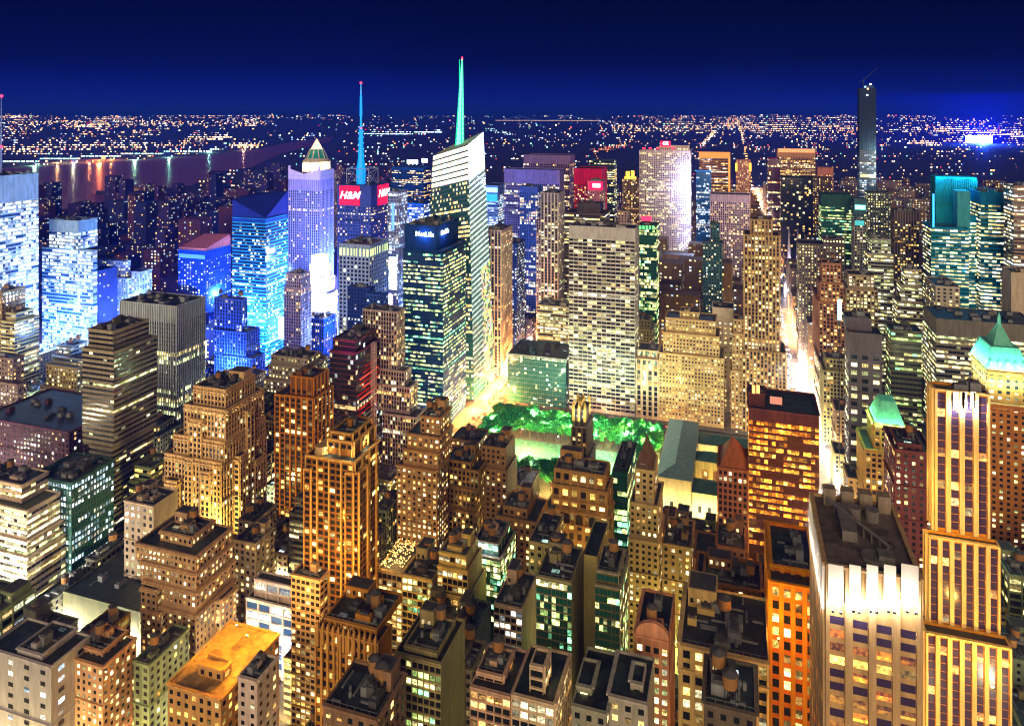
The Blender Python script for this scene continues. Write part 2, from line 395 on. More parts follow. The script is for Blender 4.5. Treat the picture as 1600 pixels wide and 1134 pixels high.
b_('ribbed', OT, 'tall square tower of close white ribs with a black flat roof', 520, [[188,275,478,-320]], 'fins', (.3,.33,.38), pal='pale', p=.04, row=.14, trim=(.5,.55,.6), bay=2.6, wx=.62, wz=.85, tops=[16], pp=.8, em=1.4)
b_('deco18', DT, 'massive tan stepped tower with many projecting bays and water tanks behind dark parapets', 398,
   [[258,345,722,-416],[272,350,690,-414,2],[288,352,640,-412,4],[303,352,608,-398,8]], 'pier', (.55,.4,.25), old=True, p=.14, row=.08, pal='pale', fh=3.7, corn=[3], extra=[('S',1,.3,.45,4,.86),('S',1,.62,.8,4,.78),('S',0,.1,.3,5,.8),('E',1,.25,.45,4,.84),('E',0,.6,.85,5,.85),('E',2,.45,.65,3,.93),('S',2,.2,.5,3,.93)])
b_('deco19', DT, 'brown stepped tower with wide set-back terraces above a flat black roof', 300,
   [[228,306,960,-368],[224,306,925,-366,.8],[220,306,895,-364,1.6],[212,306,868,-362,2.5],[250,300,838,-335,9]], 'punch', (.4,.29,.2), old=True, p=.42, pal='warm', bay=2.7, fh=3.5, corn=[1.2], extra=[('S',0,.0,.4,3,.98),('E',0,.5,.9,3,.97),('S',1,.05,.35,3.4,.98)])
b_('tan20', OB, 'narrow tan building with dark roof wedged right of the brown stepped tower', 350, [[366,400,848,-428]], 'punch', (.42,.35,.25), old=True, p=.4)
b_('tan20b', OB, 'small dark building with roof sheds below the massive tan stepped tower', 372, [[355,392,870,24],[372,398,815,-432,4]], 'punch', (.3,.25,.18), old=True, p=.3)
b_('podium', 'department_store', 'white low store with a curved-duct roof garden and blue shop windows over the yellow street', 335, [[385,462,950,-472],[398,455,915,-466,3]], 'grid', (.6,.52,.5), pal='cool', glass='blue', p=.7, fh=5, bay=7)
b_('brown25', OT, 'slender dark brown tower with copper-coloured vertical piers and a brick penthouse', 430,
   [[430,446,617,20,8],[445,490,622,-520,0,0],[455,489,590,-512,4]], 'pier', (.16,.08,.04), trim=(.45,.2,.08), pal='gold', p=.22, bay=4.2, wx=.7, pp=.8, tops=[1.6,1.6,9], em=1.1)
b_('gold26', AT, 'tallest golden apartment tower in the foreground with floodlit roof terrace', 300,
   [[478,553,722,-592],[512,552,690,-585,6],[518,550,677,-580,8]], 'punch', (.28,.14,.06), trim=(.85,.5,.24), pal='gold', p=.16, bay=3.1, fh=3.05, wx=.72, wz=.62, pier=2, pp=.9, em=1.4, row=.01, belt=0, extra=[('E',0,.0,.35,2.2,.97),('S',0,.0,.12,1.4,.96),('S',0,.86,1.0,1.4,.97)])  # orange light partly put into the golden wall and pier colours
b_('gold26b', 'apartment_wing', 'lower pale gridded wing at the left foot of the golden tower', 292, [[455,500,905,10]], 'punch', (.5,.36,.24), pal='gold', p=.4, bay=2.6, fh=3.05, wx=.7, wz=.55)
b_('black27', 'construction_tower', 'unfinished black tower with red lit floor edges and a magenta roof deck', 520, [[515,556,552,-597],[520,556,532,-588,4]], 'glass', (.03,.022,.03), trim=(.12,.05,.06), pal='mix', p=.1, row=.03, ledge=1, em=.6, fh=4.2)
b_('rib28', OT, 'ribbed grey tower stepping out below into pale white-banded tiers', 562,
   [[598,650,652,-664,-12],[588,640,605,-652,-6],[582,632,580,-642,-3],[567,620,487,-632,0]], 'fins', (.3,.27,.27), trim=(.5,.45,.42), pal='warm', p=.25, row=.12, bay=2.4)
b_('mlif', OT, 'dark glass tower with rows of yellow-green windows and a glowing white sign below its roof', 645, [[630,692,392,-728],[632,682,353,-716,3]], 'band', (.01,.04,.12), glass='blue', pal='green', p=.62, row=.25, bay=2.6, fh=3.9, wz=.5, tops=[3,60], trim=(.01,.05,.14), em=.9)
b_('f1', DT, 'tan stepped building with evenly punched glowing windows left of the dark rooftops', 428,
   [[620,683,735,-700],[630,685,708,-704,2],[636,687,683,-706,4],[657,688,652,-705,8]], 'punch', (.4,.26,.15), old=True, p=.62, bay=3.4, fh=3.5, pal='warm', corn=[.8])
b_('f2', DT, 'olive stepped loft with vertical piers between two dark stepped roofs', 452,
   [[683,740,800,26],[685,742,765,26,2],[690,748,735,24,4],[695,735,722,20,6]], 'pier', (.26,.18,.09), old=True, p=.28, pal='gold')
b_('f4', OB, 'brown loft with orange roof bulkheads beside the park trees', 470, [[750,792,735,24],[752,790,700,22,2]], 'punch', (.3,.2,.12), old=True, p=.3, pal='warm', blank='E')
b_('f4b', OB, 'dark low loft with a pale lit roof against the park lawn', 520, [[705,748,690,22]], 'punch', (.2,.13,.1), old=True, p=.3, pal='warm')
b_('f4c', OB, 'narrow house with a white lit roof deck touching the park lawn', 505, [[795,828,760,26]], 'punch', (.3,.24,.18), p=.2, roofc=(.5,.6,.6))
b_('arch63', OB, 'brown stone palace block with three tall arches under a wide cornice', 430,
   [[862,950,805,-958],[862,948,768,-956,.6],[866,944,742,-952,4]], 'grand', (.38,.25,.13), trim=(.45,.3,.16), p=.55, pal='gold', old=True, corn=[1.2,9], fh=6, bay=5)
b_('dk65', OB, 'narrow black glass slab right of the brown stone palace block', 450, [[957,980,735,40]], 'glass', (.02,.04,.04), glass='teal', pal='green', p=.12, bay=2.6)
b_('gable64', DT, 'slim cream tower with a steep dark pyramid roof and turret', 392,
   [[982,1029,848,30],[984,1028,790,27,1],[992,1022,735,20,3]], 'punch', (.5,.4,.25), p=.4, pal='warm', old=False, pyr=(15,.02,(.12,.08,.06)), bay=3, fh=3.3)
b_('pyr66', OT, 'brown glass tower under a pointed brick pyramid roof near the library', 455, [[1122,1168,728,30]], 'pier', (.22,.11,.07), p=.25, pal='warm', pyr=(13,.02,(.24,.11,.07)), pp=.5, clut=False)
b_('bronze', OT, 'bronze glass slab whose upper floors burn orange above the avenue', 465, [[1170,1280,636,36],[1170,1195,612,14,6]], 'glass', (.09,.04,.04), glass='gold', pal='fire', p=.7, row=.4, bay=2.2, fh=3.9, wz=.6, tops=[7,14], trim=(.12,.06,.07), em=1.1, wx=.92)
b_('gold425', DT, 'slender gold and white striped tower with floodlit crown at the right edge', 345,
   [[1446,1580,985,-1440,-14],[1450,1562,835,-1446,-6],[1460,1546,606,-1452,0]], 'pier', (.62,.3,.05), trim=(.88,.62,.36), pal='gold', p=.12, bay=4.2, wx=.56, wz=.94, pp=1.1, glass='violet', fh=3.4, belt=0)
b_('crown', OT, 'near grey stone tower whose top storey glows as five tall white panels', 212, [[1290,1438,878,38]], 'grand', (.5,.36,.22), trim=(.5,.37,.24), pal='fire', p=.36, bay=5.5, fh=3.6, wx=.62, wz=.6, pp=.7, tops=[13.5], clut=False, glass='violet', sides='EW', em=1, roofc=(.11,.09,.08))
b_('orange61', OB, 'orange-lit low tower with glowing upper loggia under the bronze slab', 290, [[1203,1276,905,42],[1206,1272,880,30,8]], 'grand', (.7,.25,.04), trim=(.8,.36,.07), pal='gold', p=.55, bay=3.4, fh=5, em=1.1)
b_('red24', OB, 'dark red brick building with yellow windows behind the striped golden tower', 440, [[1398,1458,700,30],[1402,1440,690,20,3]], 'punch', (.16,.07,.07), p=.3, pal='gold', old=True, sides='W')
b_('f25', DT, 'ochre tower with cut corners standing under the green mansard roof', 532, [[1352,1425,700,34],[1366,1416,660,26,3]], 'pier', (.42,.3,.14), p=.35, pal='gold', bay=3.3, corn=[2], clut=False, pyr=(13,.5,(.2,.45,.36)))
b_('f25b', OB, 'plain ochre wing left of the green mansard tower', 560, [[1325,1356,745,-1318]], 'punch', (.42,.3,.16), p=.25, pal='gold')
b_('merc', DT, 'orange-brown tower crowned by a floodlit green copper pyramid at the right edge', 535, [[1536,1640,628,-1530],[1543,1608,575,34,4]], 'punch', (.34,.17,.08), trim=(.4,.2,.1), p=.35, pal='pale', bay=4, fh=3.8, corn=[3], clut=False, pyr=(27,.02,(.22,.5,.42)))
b_('f74a', OB, 'thin pale building edging the bright avenue on its right side', 690, [[1306,1328,640,-1300]], 'punch', (.45,.36,.26), p=.3, old=True, sides='W')
b_('f74b', OB, 'long brown terrace block beside the avenue below the black square-windowed tower', 760, [[1284,1318,575,-1272]], 'punch', (.36,.28,.2), p=.3, old=True, sides='W')
# --- foreground rooftops
b_('n1', OB, 'grey-white slab with blank front and few dots in the lower left corner', 240, [[-20,80,1040,20],[27,66,1030,18,2]], 'punch', (.5,.48,.48), p=.3, bay=9, fh=5, wx=.3, wz=.4, pal='cool')
b_('n2', AT, 'salmon brick building with black skylit roof in the lower left', 252, [[94,161,1040,-213],[118,160,1022,-200,5]], 'punch', (.55,.36,.24), p=.4, pal='pale', old=True, bay=3, fh=3.3)
b_('n3', OB, 'orange-lit rooftop complex with white penthouse box at the bottom left', 232, [[262,345,1090,-436],[310,348,1045,-362,8],[352,395,1075,-430,12,58]], 'punch', (.6,.38,.2), p=.25, pal='gold', bay=3.6, sides='E', roofc=(.4,.24,.08))  # orange lamp light partly put into the roof colour
b_('n4', AT, 'white building with small square windows and amber roof at the bottom', 228, [[372,402,1062,-434]], 'punch', (.66,.56,.5), p=.3, bay=3.4, fh=3.6, wx=.35, wz=.45)
b_('goth', DT, 'brown gothic loft with a jagged pinnacled parapet at the bottom centre left', 250, [[494,592,1003,-612],[508,590,988,22,4]], 'pier', (.42,.22,.09), trim=(.55,.32,.15), pal='gold', p=.2, bay=2.6, pp=.9, old=True, blank='E')
b_('n5', OB, 'low brown roof with two copper tanks at the bottom edge', 205, [[505,590,1122,20]], 'punch', (.25,.17,.12), old=True, p=.1)
b_('n6', OB, 'cream loft with a roof bar full of orange lights', 328, [[590,628,895,24]], 'grid', (.5,.42,.28), pal='warm', p=.6, bay=2.5, fh=3.4, clut=False, pp=.4, blank='E')
b_('n6b', OB, 'cream loft with black roof right of the orange roof bar', 322, [[629,676,905,24]], 'grid', (.46,.4,.24), pal='green', p=.4, bay=2.5, fh=3.4, old=True, pp=.4, blank='E')
b_('n7', DT, 'yellowish stepped loft with twin corner turrets beside the green glass tower', 318, [[682,733,935,24],[684,731,892,20,3],[686,729,868,16,5]], 'grid', (.5,.4,.2), pal='warm', p=.4, bay=2.5, fh=3.4, old=True, pp=.4, blank='E')
b_('n8', OT, 'slim green glass tower with a sparkling top floor and domed roof tank', 345, [[734,782,872,26],[742,778,848,20,3]], 'glass', (.08,.12,.1), glass='teal', pal='green', p=.5, bay=1.8, fh=3.2, pier=3, pp=.3, trim=(.3,.25,.2), old=True)
b_('n9', OB, 'pink-grey low loft right of the slim green glass tower', 318, [[772,816,950,26]], 'grid', (.45,.36,.3), pal='cool', p=.5, bay=2.6, fh=3.3, old=True, blank='E')
b_('n10', OB, 'dark loft with a long tan parapet below the white lit roof deck', 400, [[775,838,815,26],[786,824,795,18,3]], 'punch', (.3,.2,.12), pal='warm', p=.35, old=True, blank='E')
b_('n10b', OB, 'curved cream corner loft at the left of the brown stone palace', 372, [[826,860,850,30]], 'punch', (.45,.35,.22), p=.4, old=True)
b_('n11', OB, 'narrow green glass office with an equipment-strewn roof', 292, [[838,893,908,-912]], 'glass', (.2,.18,.12), glass='teal', pal='green', p=.3, row=.12, bay=1.6, fh=3.1, pier=4, pp=.4, trim=(.3,.28,.18), blank='E', old=True)
b_('n12', OB, 'second narrow green glass office beside the blank cream light-well wall', 300, [[930,968,918,24],[932,966,895,18,2]], 'glass', (.15,.14,.08), glass='teal', pal='green', p=.3, bay=1.6, fh=3.1, pier=4, pp=.4, trim=(.35,.32,.25), old=True)
b_('n12b', OB, 'cream light-well block stacked in blank squares between the two green offices', 318, [[910,934,870,30]], 'blank', (.42,.37,.2))
b_('n13', DT, 'pink round-arched loft with glowing window strips at the bottom centre', 262, [[993,1045,1000,26]], 'pier', (.55,.3,.2), trim=(.6,.34,.24), pal='pale', p=.5, bay=2.6, fh=3.6, old=True, tops=[3], blank='E')
b_('n14', OB, 'wide cream loft with dentilled cornice and lit colonnade at the bottom', 262, [[1063,1202,1003,34]], 'grand', (.58,.44,.24), trim=(.62,.48,.28), pal='warm', p=.5, bay=4, fh=4.4, corn=[.6,9], old=True, blank='E')
b_('n15', OB, 'black-roofed shed building in front of the wide cream loft', 222, [[1100,1182,1095,20]], 'punch', (.12,.1,.08), p=.1, old=True)
b_('n16', OB, 'brown low building with long skylight strips above the wide cream loft', 322, [[1085,1200,930,34],[1100,1190,905,20,8]], 'punch', (.3,.18,.1), p=.25, pal='warm', old=True)
b_('n17', OB, 'tan rooftop cluster with pink bulkhead below the library', 405, [[1035,1080,855,28]], 'punch', (.34,.26,.16), p=.35, old=True)
b_('n17b', OB, 'dark brown rooftop terrace beside the pointed brick pyramid roof', 392, [[1085,1140,880,26],[1120,1165,850,22,4,0]], 'punch', (.24,.14,.09), p=.3, old=True)
b_('n18', OB, 'green-grey loft with little arched attic windows at the bottom', 245, [[617,690,1035,24],[632,684,1018,18,3]], 'grid', (.34,.3,.18), pal='green', p=.3, bay=2.3, fh=3.2, old=True, blank='E')
b_('n19', OB, 'pinkish building with a rooftop terrace at the bottom centre', 240, [[735,798,1085,22],[745,786,1060,13,5]], 'grid', (.5,.36,.28), pal='warm', p=.35, bay=2.7, fh=3.3, old=True)
b_('n19b', OB, 'cream building with a tall white shaft holding a copper tank at the bottom centre', 236, [[800,866,1098,24],[828,850,1040,8,4,60]], 'grid', (.55,.45,.34), pal='warm', p=.35, bay=2.9, fh=3.4)
b_('n20', OB, 'grey roofed workshop block with slanting sheds at the bottom', 225, [[893,948,1112,26],[900,925,1085,12,6]], 'punch', (.3,.3,.24), p=.2, old=True)
b_('n20b', OB, 'low grey house with a pale bulkhead left of the pink arched loft', 229, [[951,1012,1098,20],[985,1005,1075,9,5]], 'punch', (.36,.34,.3), p=.2, blank='E')
b_('n21', OB, 'black roof with round drum tanks left of the slim green office', 300, [[645,690,985,30]], 'punch', (.16,.16,.12), old=True, p=.25, blank='E')
b_('n21b', OB, 'dark low roof crowded with tanks behind the pinkish terrace building', 292, [[693,737,1000,26]], 'punch', (.13,.15,.12), old=True, p=.2, blank='E')
b_('n21c', OB, 'tiny dark shed roof between two black roofs at the bottom centre', 270, [[700,738,1045,16]], 'punch', (.2,.18,.14), old=True, p=.3)
b_('n22', OB, 'tall narrow dark loft between the golden tower and the street', 395, [[610,640,880,26]], 'punch', (.22,.18,.13), p=.2, old=True) if False else None
b_('flat21', 'flat_roof_building', 'low wide building with an unbroken black flat roof left of the brown stepped tower', 312, [[110,228,990,10]], 'blank', (.1,.1,.07), boxes=[(-383,-300,322,392,0,28)], clut=True)
b_('low15', OB, 'long dark low building with purple-lit window rows in front of the banded tower', 415, [[-10,124,690,60]], 'punch', (.09,.05,.08), pal='mix', p=.22, boxes=[(-560,-470,400,460,0,78)])
b_('deco13', DT, 'small olive deco block with three glowing set-backs left of the banded tower', 500, [[50,112,640,-135],[62,116,610,-133,2],[72,120,575,-131,4]], 'punch', (.34,.28,.16), pal='pale', p=.5, old=True)
b_('deco14', DT, 'dark deco block with orange pinpoint windows against the left edge', 470, [[-40,28,600,-42],[-40,20,560,-38,4]], 'punch', (.16,.12,.12), pal='warm', p=.45, old=True)
b_('mid26', OB, 'deco block with wide cornices behind the copper-piered brown tower', 545, [[412,484,600,-520],[420,482,575,-512,3],[424,480,560,-500,5]], 'punch', (.3,.26,.22), pal='pale', p=.5, old=True, corn=[1])
# --- Times Square and the west
b_('nyt', OT, 'very bright white screened tower cut off by the left edge with a thin red-lit mast', 545, [], 'band', (.4,.5,.62), boxes=[(-840,-771,545,617,0,244)], pal='cool', glass='blue', p=.8, row=.5, bay=3, fh=4.2, wz=.6, tops=[30], em=1.7, sides='E')
b_('xts', OT, 'white-lit glass tower with a blue-sided top box right of the brightest left tower', 640, [[66,145,392,-152,0],[77,122,345,-152,3]], 'band', (.3,.4,.5), pal='cool', glass='blue', p=.72, row=.35, bay=3.2, fh=4, wz=.58, em=1.5, tops=[1,14])
b_('west', 'hotel_tower', 'blue hotel tower split by a slanting line of light', 705, [[148,200,435,-206],[152,196,408,-204,3],[206,218,425,20,4,0]], 'punch', (.4,.42,.62), glass='blue', pal='pale', p=.5, bay=3.6, pier=3, trim=(.5,.5,.62))
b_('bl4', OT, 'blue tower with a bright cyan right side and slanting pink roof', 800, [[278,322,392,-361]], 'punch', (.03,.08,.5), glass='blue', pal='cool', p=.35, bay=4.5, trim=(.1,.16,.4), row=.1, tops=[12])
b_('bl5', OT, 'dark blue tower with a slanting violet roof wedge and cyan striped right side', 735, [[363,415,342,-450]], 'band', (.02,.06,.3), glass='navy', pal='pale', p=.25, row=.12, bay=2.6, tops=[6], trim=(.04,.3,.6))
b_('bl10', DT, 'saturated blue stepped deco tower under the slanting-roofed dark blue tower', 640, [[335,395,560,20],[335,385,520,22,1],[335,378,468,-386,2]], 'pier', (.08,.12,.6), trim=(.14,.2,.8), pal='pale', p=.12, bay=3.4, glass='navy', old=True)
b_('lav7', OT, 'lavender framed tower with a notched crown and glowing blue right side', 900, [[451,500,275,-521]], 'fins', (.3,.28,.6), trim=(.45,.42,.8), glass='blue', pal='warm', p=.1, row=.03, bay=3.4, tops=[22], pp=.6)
b_('wwp', DT, 'tower with a ringed green-and-gold dome and glowing pyramid tip', 1250, [[472,519,285,26],[475,516,268,22,2]], 'punch', (.5,.4,.4), pal='warm', p=.3, clut=False)
b_('para', DT, 'white floodlit ziggurat tower blazing above the square', 790, [[478,513,460,24],[481,510,435,20,2],[484,507,415,16,4],[487,504,400,12,6]], 'punch', (.75,.72,.78), pal='cool', p=.4, clut=False)
b_('lav9', DT, 'lavender ribbed deco shaft standing left of the blazing ziggurat', 700, [[444,470,450,-486],[447,470,428,-484,1.5]], 'pier', (.4,.35,.46), pal='warm', p=.12, trim=(.46,.4,.5))
b_('cts', OT, 'dark tower wrapped in red lit signs with a blue antenna mast on a steel frame', 770, [[527,580,290,-608]], 'punch', (.06,.08,.25), glass='navy', pal='warm', p=.25, clut=False, tops=[26])
b_('wg', OT, 'square tower with white window grid and a row of yellow uplights under its roof', 705, [[530,577,383,-606]], 'grid', (.3,.38,.55), trim=(.42,.5,.68), glass='navy', pal='pale', p=.1, bay=4.4, fh=4.6, wx=.6, wz=.6, tops=[14], row=0)
b_('wg2', OT, 'white-finned tower with a glowing curved screen right of the white grid tower', 760, [[606,622,300,24]], 'fins', (.4,.45,.7), pal='cool', glass='blue', p=.5, em=1.3)
b_('n32', OB, 'dark navy block with vertical slits in front of the white grid tower', 640, [[543,578,450,-585]], 'punch', (.03,.05,.22), pal='cool', p=.12, glass='navy')
b_('n32b', OB, 'rounded dark blue block next to the ribbed grey tower', 600, [[572,600,460,-606]], 'punch', (.05,.09,.35), pal='cool', p=.15, glass='navy')
# --- Sixth Avenue
b_('cyan33', OT, 'tower with an all-cyan glowing top right of the sloped glass spire tower', 1100, [[755,778,290,-791]], 'band', (.2,.3,.6), pal='cool', glass='blue', p=.6, row=.3, bay=3.6, tops=[16])
b_('b34', OT, 'wide dark blue tower topped by two white signs behind the red signs', 1350, [[612,662,262,-674]], 'band', (.03,.08,.3), pal='warm', glass='navy', p=.3, bay=3.4, tops=[6])
b_('b34b', OT, 'blue tower with square cyan windows above the glowing white sign', 950, [[630,662,318,-674]], 'grid', (.03,.1,.35), pal='cool', glass='blue', p=.6, bay=4.5)
b_('b35', OT, 'dark tower framed by white vertical piers right of the sloped glass tower', 800, [[757,783,360,-800]], 'pier', (.1,.1,.2), trim=(.6,.5,.45), pal='warm', p=.25, bay=4, tops=[4])
b_('a1', OT, 'violet slab with a bright yellow storey near the top', 1250, [[818,890,243,-898]], 'fins', (.22,.16,.3), pal='warm', p=.35, row=.2, bay=3.4, tops=[16], em=1.2)
b_('a2', OT, 'wide violet-blue slab in front of the yellow-storeyed violet slab', 1080, [[788,874,266,-881]], 'fins', (.2,.18,.45), pal='mix', p=.35, row=.2, bay=3.2, tops=[22])
b_('a3', OT, 'blue glass shaft with lit lift lobby windows in front of the wide violet-blue slab', 960, [[812,840,292,-846]], 'fins', (.08,.12,.4), pal='mix', glass='blue', p=.4, row=.15, bay=3.2, tops=[8])
b_('a3b', OT, 'tan and white lower shaft beside the blue glass shaft', 930, [[838,856,345,-866]], 'pier', (.25,.22,.3), pal='pale', p=.5)
b_('a4', OT, 'black slab with white vertical stripes and a grey top band', 880, [[845,872,302,-882]], 'pier', (.1,.1,.14), trim=(.5,.45,.5), pal='pale', p=.3, bay=4.5, tops=[12])
b_('a5', OT, 'near navy tower with rows of white dots below the blue glass shaft', 860, [[790,808,380,-820]], 'punch', (.03,.05,.2), glass='navy', pal='cool', p=.5)
b_('d37', OT, 'dark tower with yellow rows and a machine block on top behind the white curved slab', 900, [[882,945,334,-953],[902,938,318,-943,10]], 'band', (.07,.06,.07), pal='pale', p=.5, row=.25, bay=3, tops=[2,12])
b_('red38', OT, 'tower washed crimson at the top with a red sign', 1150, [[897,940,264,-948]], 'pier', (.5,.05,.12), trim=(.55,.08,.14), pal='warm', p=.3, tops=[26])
b_('red38b', OT, 'small pinkish tower with a red glowing sign band in front of the crimson tower', 1060, [[918,940,283,-946]], 'punch', (.4,.18,.22), pal='warm', p=.5, tops=[16])
b_('d39', OT, 'dark green striped tower behind the crimson tower', 1290, [[921,960,250,26]], 'band', (.04,.07,.1), pal='pale', p=.35, row=.2)
b_('ess', OT, 'tower carrying an amber roof sign beside the dark park', 1420, [[972,998,280,26]], 'pier', (.4,.3,.2), pal='warm', p=.4)
b_('wh41', DT, 'small pale stepped tower between the dark yellow-rowed tower and the bright wide slab', 1000, [[960,984,348,22],[965,980,330,16,3]], 'punch', (.55,.42,.4), pal='warm', p=.2)
b_('grace', OT, 'tall white travertine slab with a full grid of windows facing the park', 735, [[889,992,357,-998]], 'band', (.46,.45,.48), trim=(.54,.52,.55), pal='pale', p=.27, row=.1, bay=4.9, fh=4.05, wx=.92, wz=.58, ledge=1, pier=2, pp=.5, tops=[13], em=.9)
b_('hbo', OB, 'teal glass box reflecting the street at the corner of the park', 735, [[793,884,561,50]], 'glass', (.12,.2,.22), glass='teal', pal='mix', p=.07, row=.02, bay=2.4, fh=2.4, wx=.92, wz=.86, trim=(.4,.42,.42), ledge=2, pp=.12)
b_('cr44', OB, 'cream banded office behind the teal glass box', 812, [[840,892,480,30]], 'band', (.5,.45,.38), pal='pale', p=.75, row=.4)
b_('chk45', OT, 'dark checkered tower with green-lit top storeys behind the white travertine slab', 900, [[998,1026,352,28]], 'glass', (.05,.1,.08), glass='teal', pal='green', p=.4)
b_('rock', OT, 'broad slab tower, its right half flooded in blue-white light under red roof letters', 1330, [[999,1078,236,-1088],[1030,1076,228,18,4]], 'pier', (.6,.5,.5), trim=(.66,.56,.56), pal='pale', p=.5, row=.15, bay=3.2, tops=[4], pp=.8)
b_('rock2', OB, 'flat-topped tan annex at the foot of the floodlit slab tower', 1130, [[1030,1084,400,30]], 'punch', (.36,.28,.26), pal='warm', p=.4, tops=[14])
b_('of47', OT, 'black tower framed in orange light beyond the floodlit slab', 1700, [[1093,1140,240,30]], 'band', (.06,.05,.06), trim=(.6,.28,.08), pal='warm', p=.3, row=.2, bay=3.6)
b_('pk48', OT, 'pinkish far tower with amber edge lights beside the long avenue', 1600, [[1150,1173,250,24]], 'punch', (.5,.26,.2), pal='warm', p=.6)
b_('bl49', OT, 'blue floodlit block wedged right of the floodlit slab', 1300, [[1088,1110,268,24]], 'fins', (.1,.25,.75), pal='cool', p=.3, glass='blue')
b_('intl', OT, 'lavender ribbed slab with blue floodlit corner roof', 1180, [[1110,1171,303,34]], 'pier', (.5,.42,.62), trim=(.6,.52,.72), pal='warm', p=.3, row=.1, bay=3, tops=[12], pp=.7)
b_('tl52', DT, 'dark teal stepped tower in front of the lavender ribbed slab', 950, [[1098,1128,380,26],[1110,1124,350,16,4]], 'punch', (.06,.12,.15), pal='mix', p=.3)
b_('ff', DT, 'tan setback tower at the avenue corner, middle floors glowing orange', 735, [[1160,1228,545,34],[1163,1218,366,30,2],[1173,1206,342,22,5]], 'pier', (.2,.14,.09), trim=(.42,.31,.2), pal='warm', p=.42, row=.12, bay=3.1, fh=3.7, wx=.52, wz=.66, pp=.8, em=1.3)
b_('salm', OB, 'broad limestone office facing the library with most windows lit gold', 735, [[1030,1131,560,36],[1036,1124,526,32,2],[1040,1118,502,28,4],[1062,1092,488,18,9]], 'punch', (.52,.4,.26), pal='warm', p=.6, row=.14, bay=3.1, fh=3.6, wx=.5, wz=.5, old=True)
b_('pil56', OB, 'narrow building of tall white pilasters beside the white travertine slab', 735, [[994,1029,562,30],[996,1027,548,24,3]], 'grand', (.5,.4,.34), trim=(.6,.5,.42), pal='warm', p=.2, bay=5.4, wx=.55, wz=.8, pp=.9)
b_('wht57', OB, 'windowless pale slab end rising behind the broad limestone office', 775, [[1113,1146,482,26]], 'punch', (.66,.62,.55), pal='warm', p=.6, bay=4.4, fh=5, wx=.34, wz=.34, tops=[14])
b_('tan58', OB, 'stepped tan office between the pale slab and the setback corner tower', 738, [[1142,1167,578,26],[1144,1166,520,22,2],[1146,1164,498,18,4]], 'punch', (.45,.34,.22), pal='warm', p=.6, bay=3.2)
# --- right side
b_('b70', OB, 'black tower with large square white windows and a white box on its roof', 600, [[1326,1378,518,-1320],[1322,1362,494,16,8]], 'punch', (.1,.085,.095), pal='pale', p=.62, bay=6, fh=6, wx=.55, wz=.5, tops=[16,30])
b_('b71', OB, 'dark olive slab with dim yellow rows right of the black square-windowed tower', 630, [[1392,1440,514,-1384]], 'band', (.09,.09,.06), pal='green', p=.35, row=.2, em=.6)
b_('b69', OT, 'huge slab with a wide black roof and long lit office rows', 705, [[1463,1625,497,-1443]], 'band', (.16,.15,.13), pal='pale', p=.65, row=.3, bay=3, fh=4.2, tops=[14], wz=.5, trim=(.2,.19,.17))
b_('b74', OB, 'pale low wall block with dark slanted roof in front of the octagonal tower', 800, [[1462,1500,446,-1445]], 'punch', (.5,.46,.42), pal='pale', p=.2, bay=5)
b_('lib', OB, 'reddish brick tower with a row of arches near its top beside the avenue', 800, [[1280,1320,470,-1270],[1282,1318,440,26,3],[1285,1314,410,20,6]], 'pier', (.34,.2,.14), pal='warm', p=.45, old=True, bay=3.2, corn=[2])
b_('cren', DT, 'tan tower with scalloped white-lit parapets', 830, [[1322,1372,450,30],[1326,1366,428,24,3]], 'pier', (.36,.3,.22), pal='pale', p=.45, bay=3.3, corn=[1])
b_('ol', OT, 'black slab with scattered yellow windows just right of the avenue end', 1330, [[1220,1270,276,30]], 'glass', (.02,.025,.04), glass='dark', pal='warm', p=.14, row=.02, bay=3.2)
b_('ol2', OT, 'dark block with small yellow grid behind the black slab', 1450, [[1270,1301,277,26]], 'punch', (.1,.07,.07), pal='gold', p=.5)
b_('gl3', OT, 'greenish glass tower with curved yellow rows', 1150, [[1283,1330,303,34]], 'band', (.04,.09,.08), glass='teal', pal='green', p=.6, row=.2, bay=3, tops=[18])
b_('wd', OB, 'wide dark block with even yellow windows and a pink roof box', 950, [[1248,1320,380,30],[1286,1320,372,18,4]], 'punch', (.12,.1,.1), pal='pale', p=.6, bay=3.4)
b_('g432', 'unfinished_tower', 'very tall slim tower still under construction, rising dark above the horizon', 1900, [[1343,1369,138,28]], 'grid', (.025,.035,.05), pal='cool', p=.35, bay=4.6, fh=4.8, tops=[150], clut=False, em=.6)
b_('gm', OT, 'broad far tower with fine vertical ribs and a lit top rim', 2000, [[1215,1274,234,40]], 'fins', (.5,.3,.2), pal='warm', p=.5, bay=4, tops=[20])
b_('pur', OT, 'dark purple tower standing left of the black slab at the avenue end', 1450, [[1200,1219,247,26]], 'glass', (.2,.05,.15), pal='warm', p=.15)
b_('gm2', OT, 'small pinkish far tower with a pale blank top', 1800, [[1278,1302,262,24]], 'pier', (.5,.25,.2), pal='warm', p=.3, tops=[16])
b_('q80', OT, 'dark tower with close vertical stripes and amber windows', 1050, [[1398,1436,328,-1392]], 'pier', (.07,.06,.06), trim=(.2,.17,.15), pal='gold', p=.4, bay=3, tops=[14])
b_('q81', OT, 'slim grey tower with a teal lit roof left of the striped dark tower', 1000, [[1335,1352,345,22]], 'pier', (.3,.3,.3), pal='pale', p=.35, bay=3)
b_('q82', OT, 'rounded tower with dense yellow-green windows beside the slim grey tower', 1200, [[1356,1392,300,28]], 'punch', (.12,.14,.14), pal='pale', p=.65)
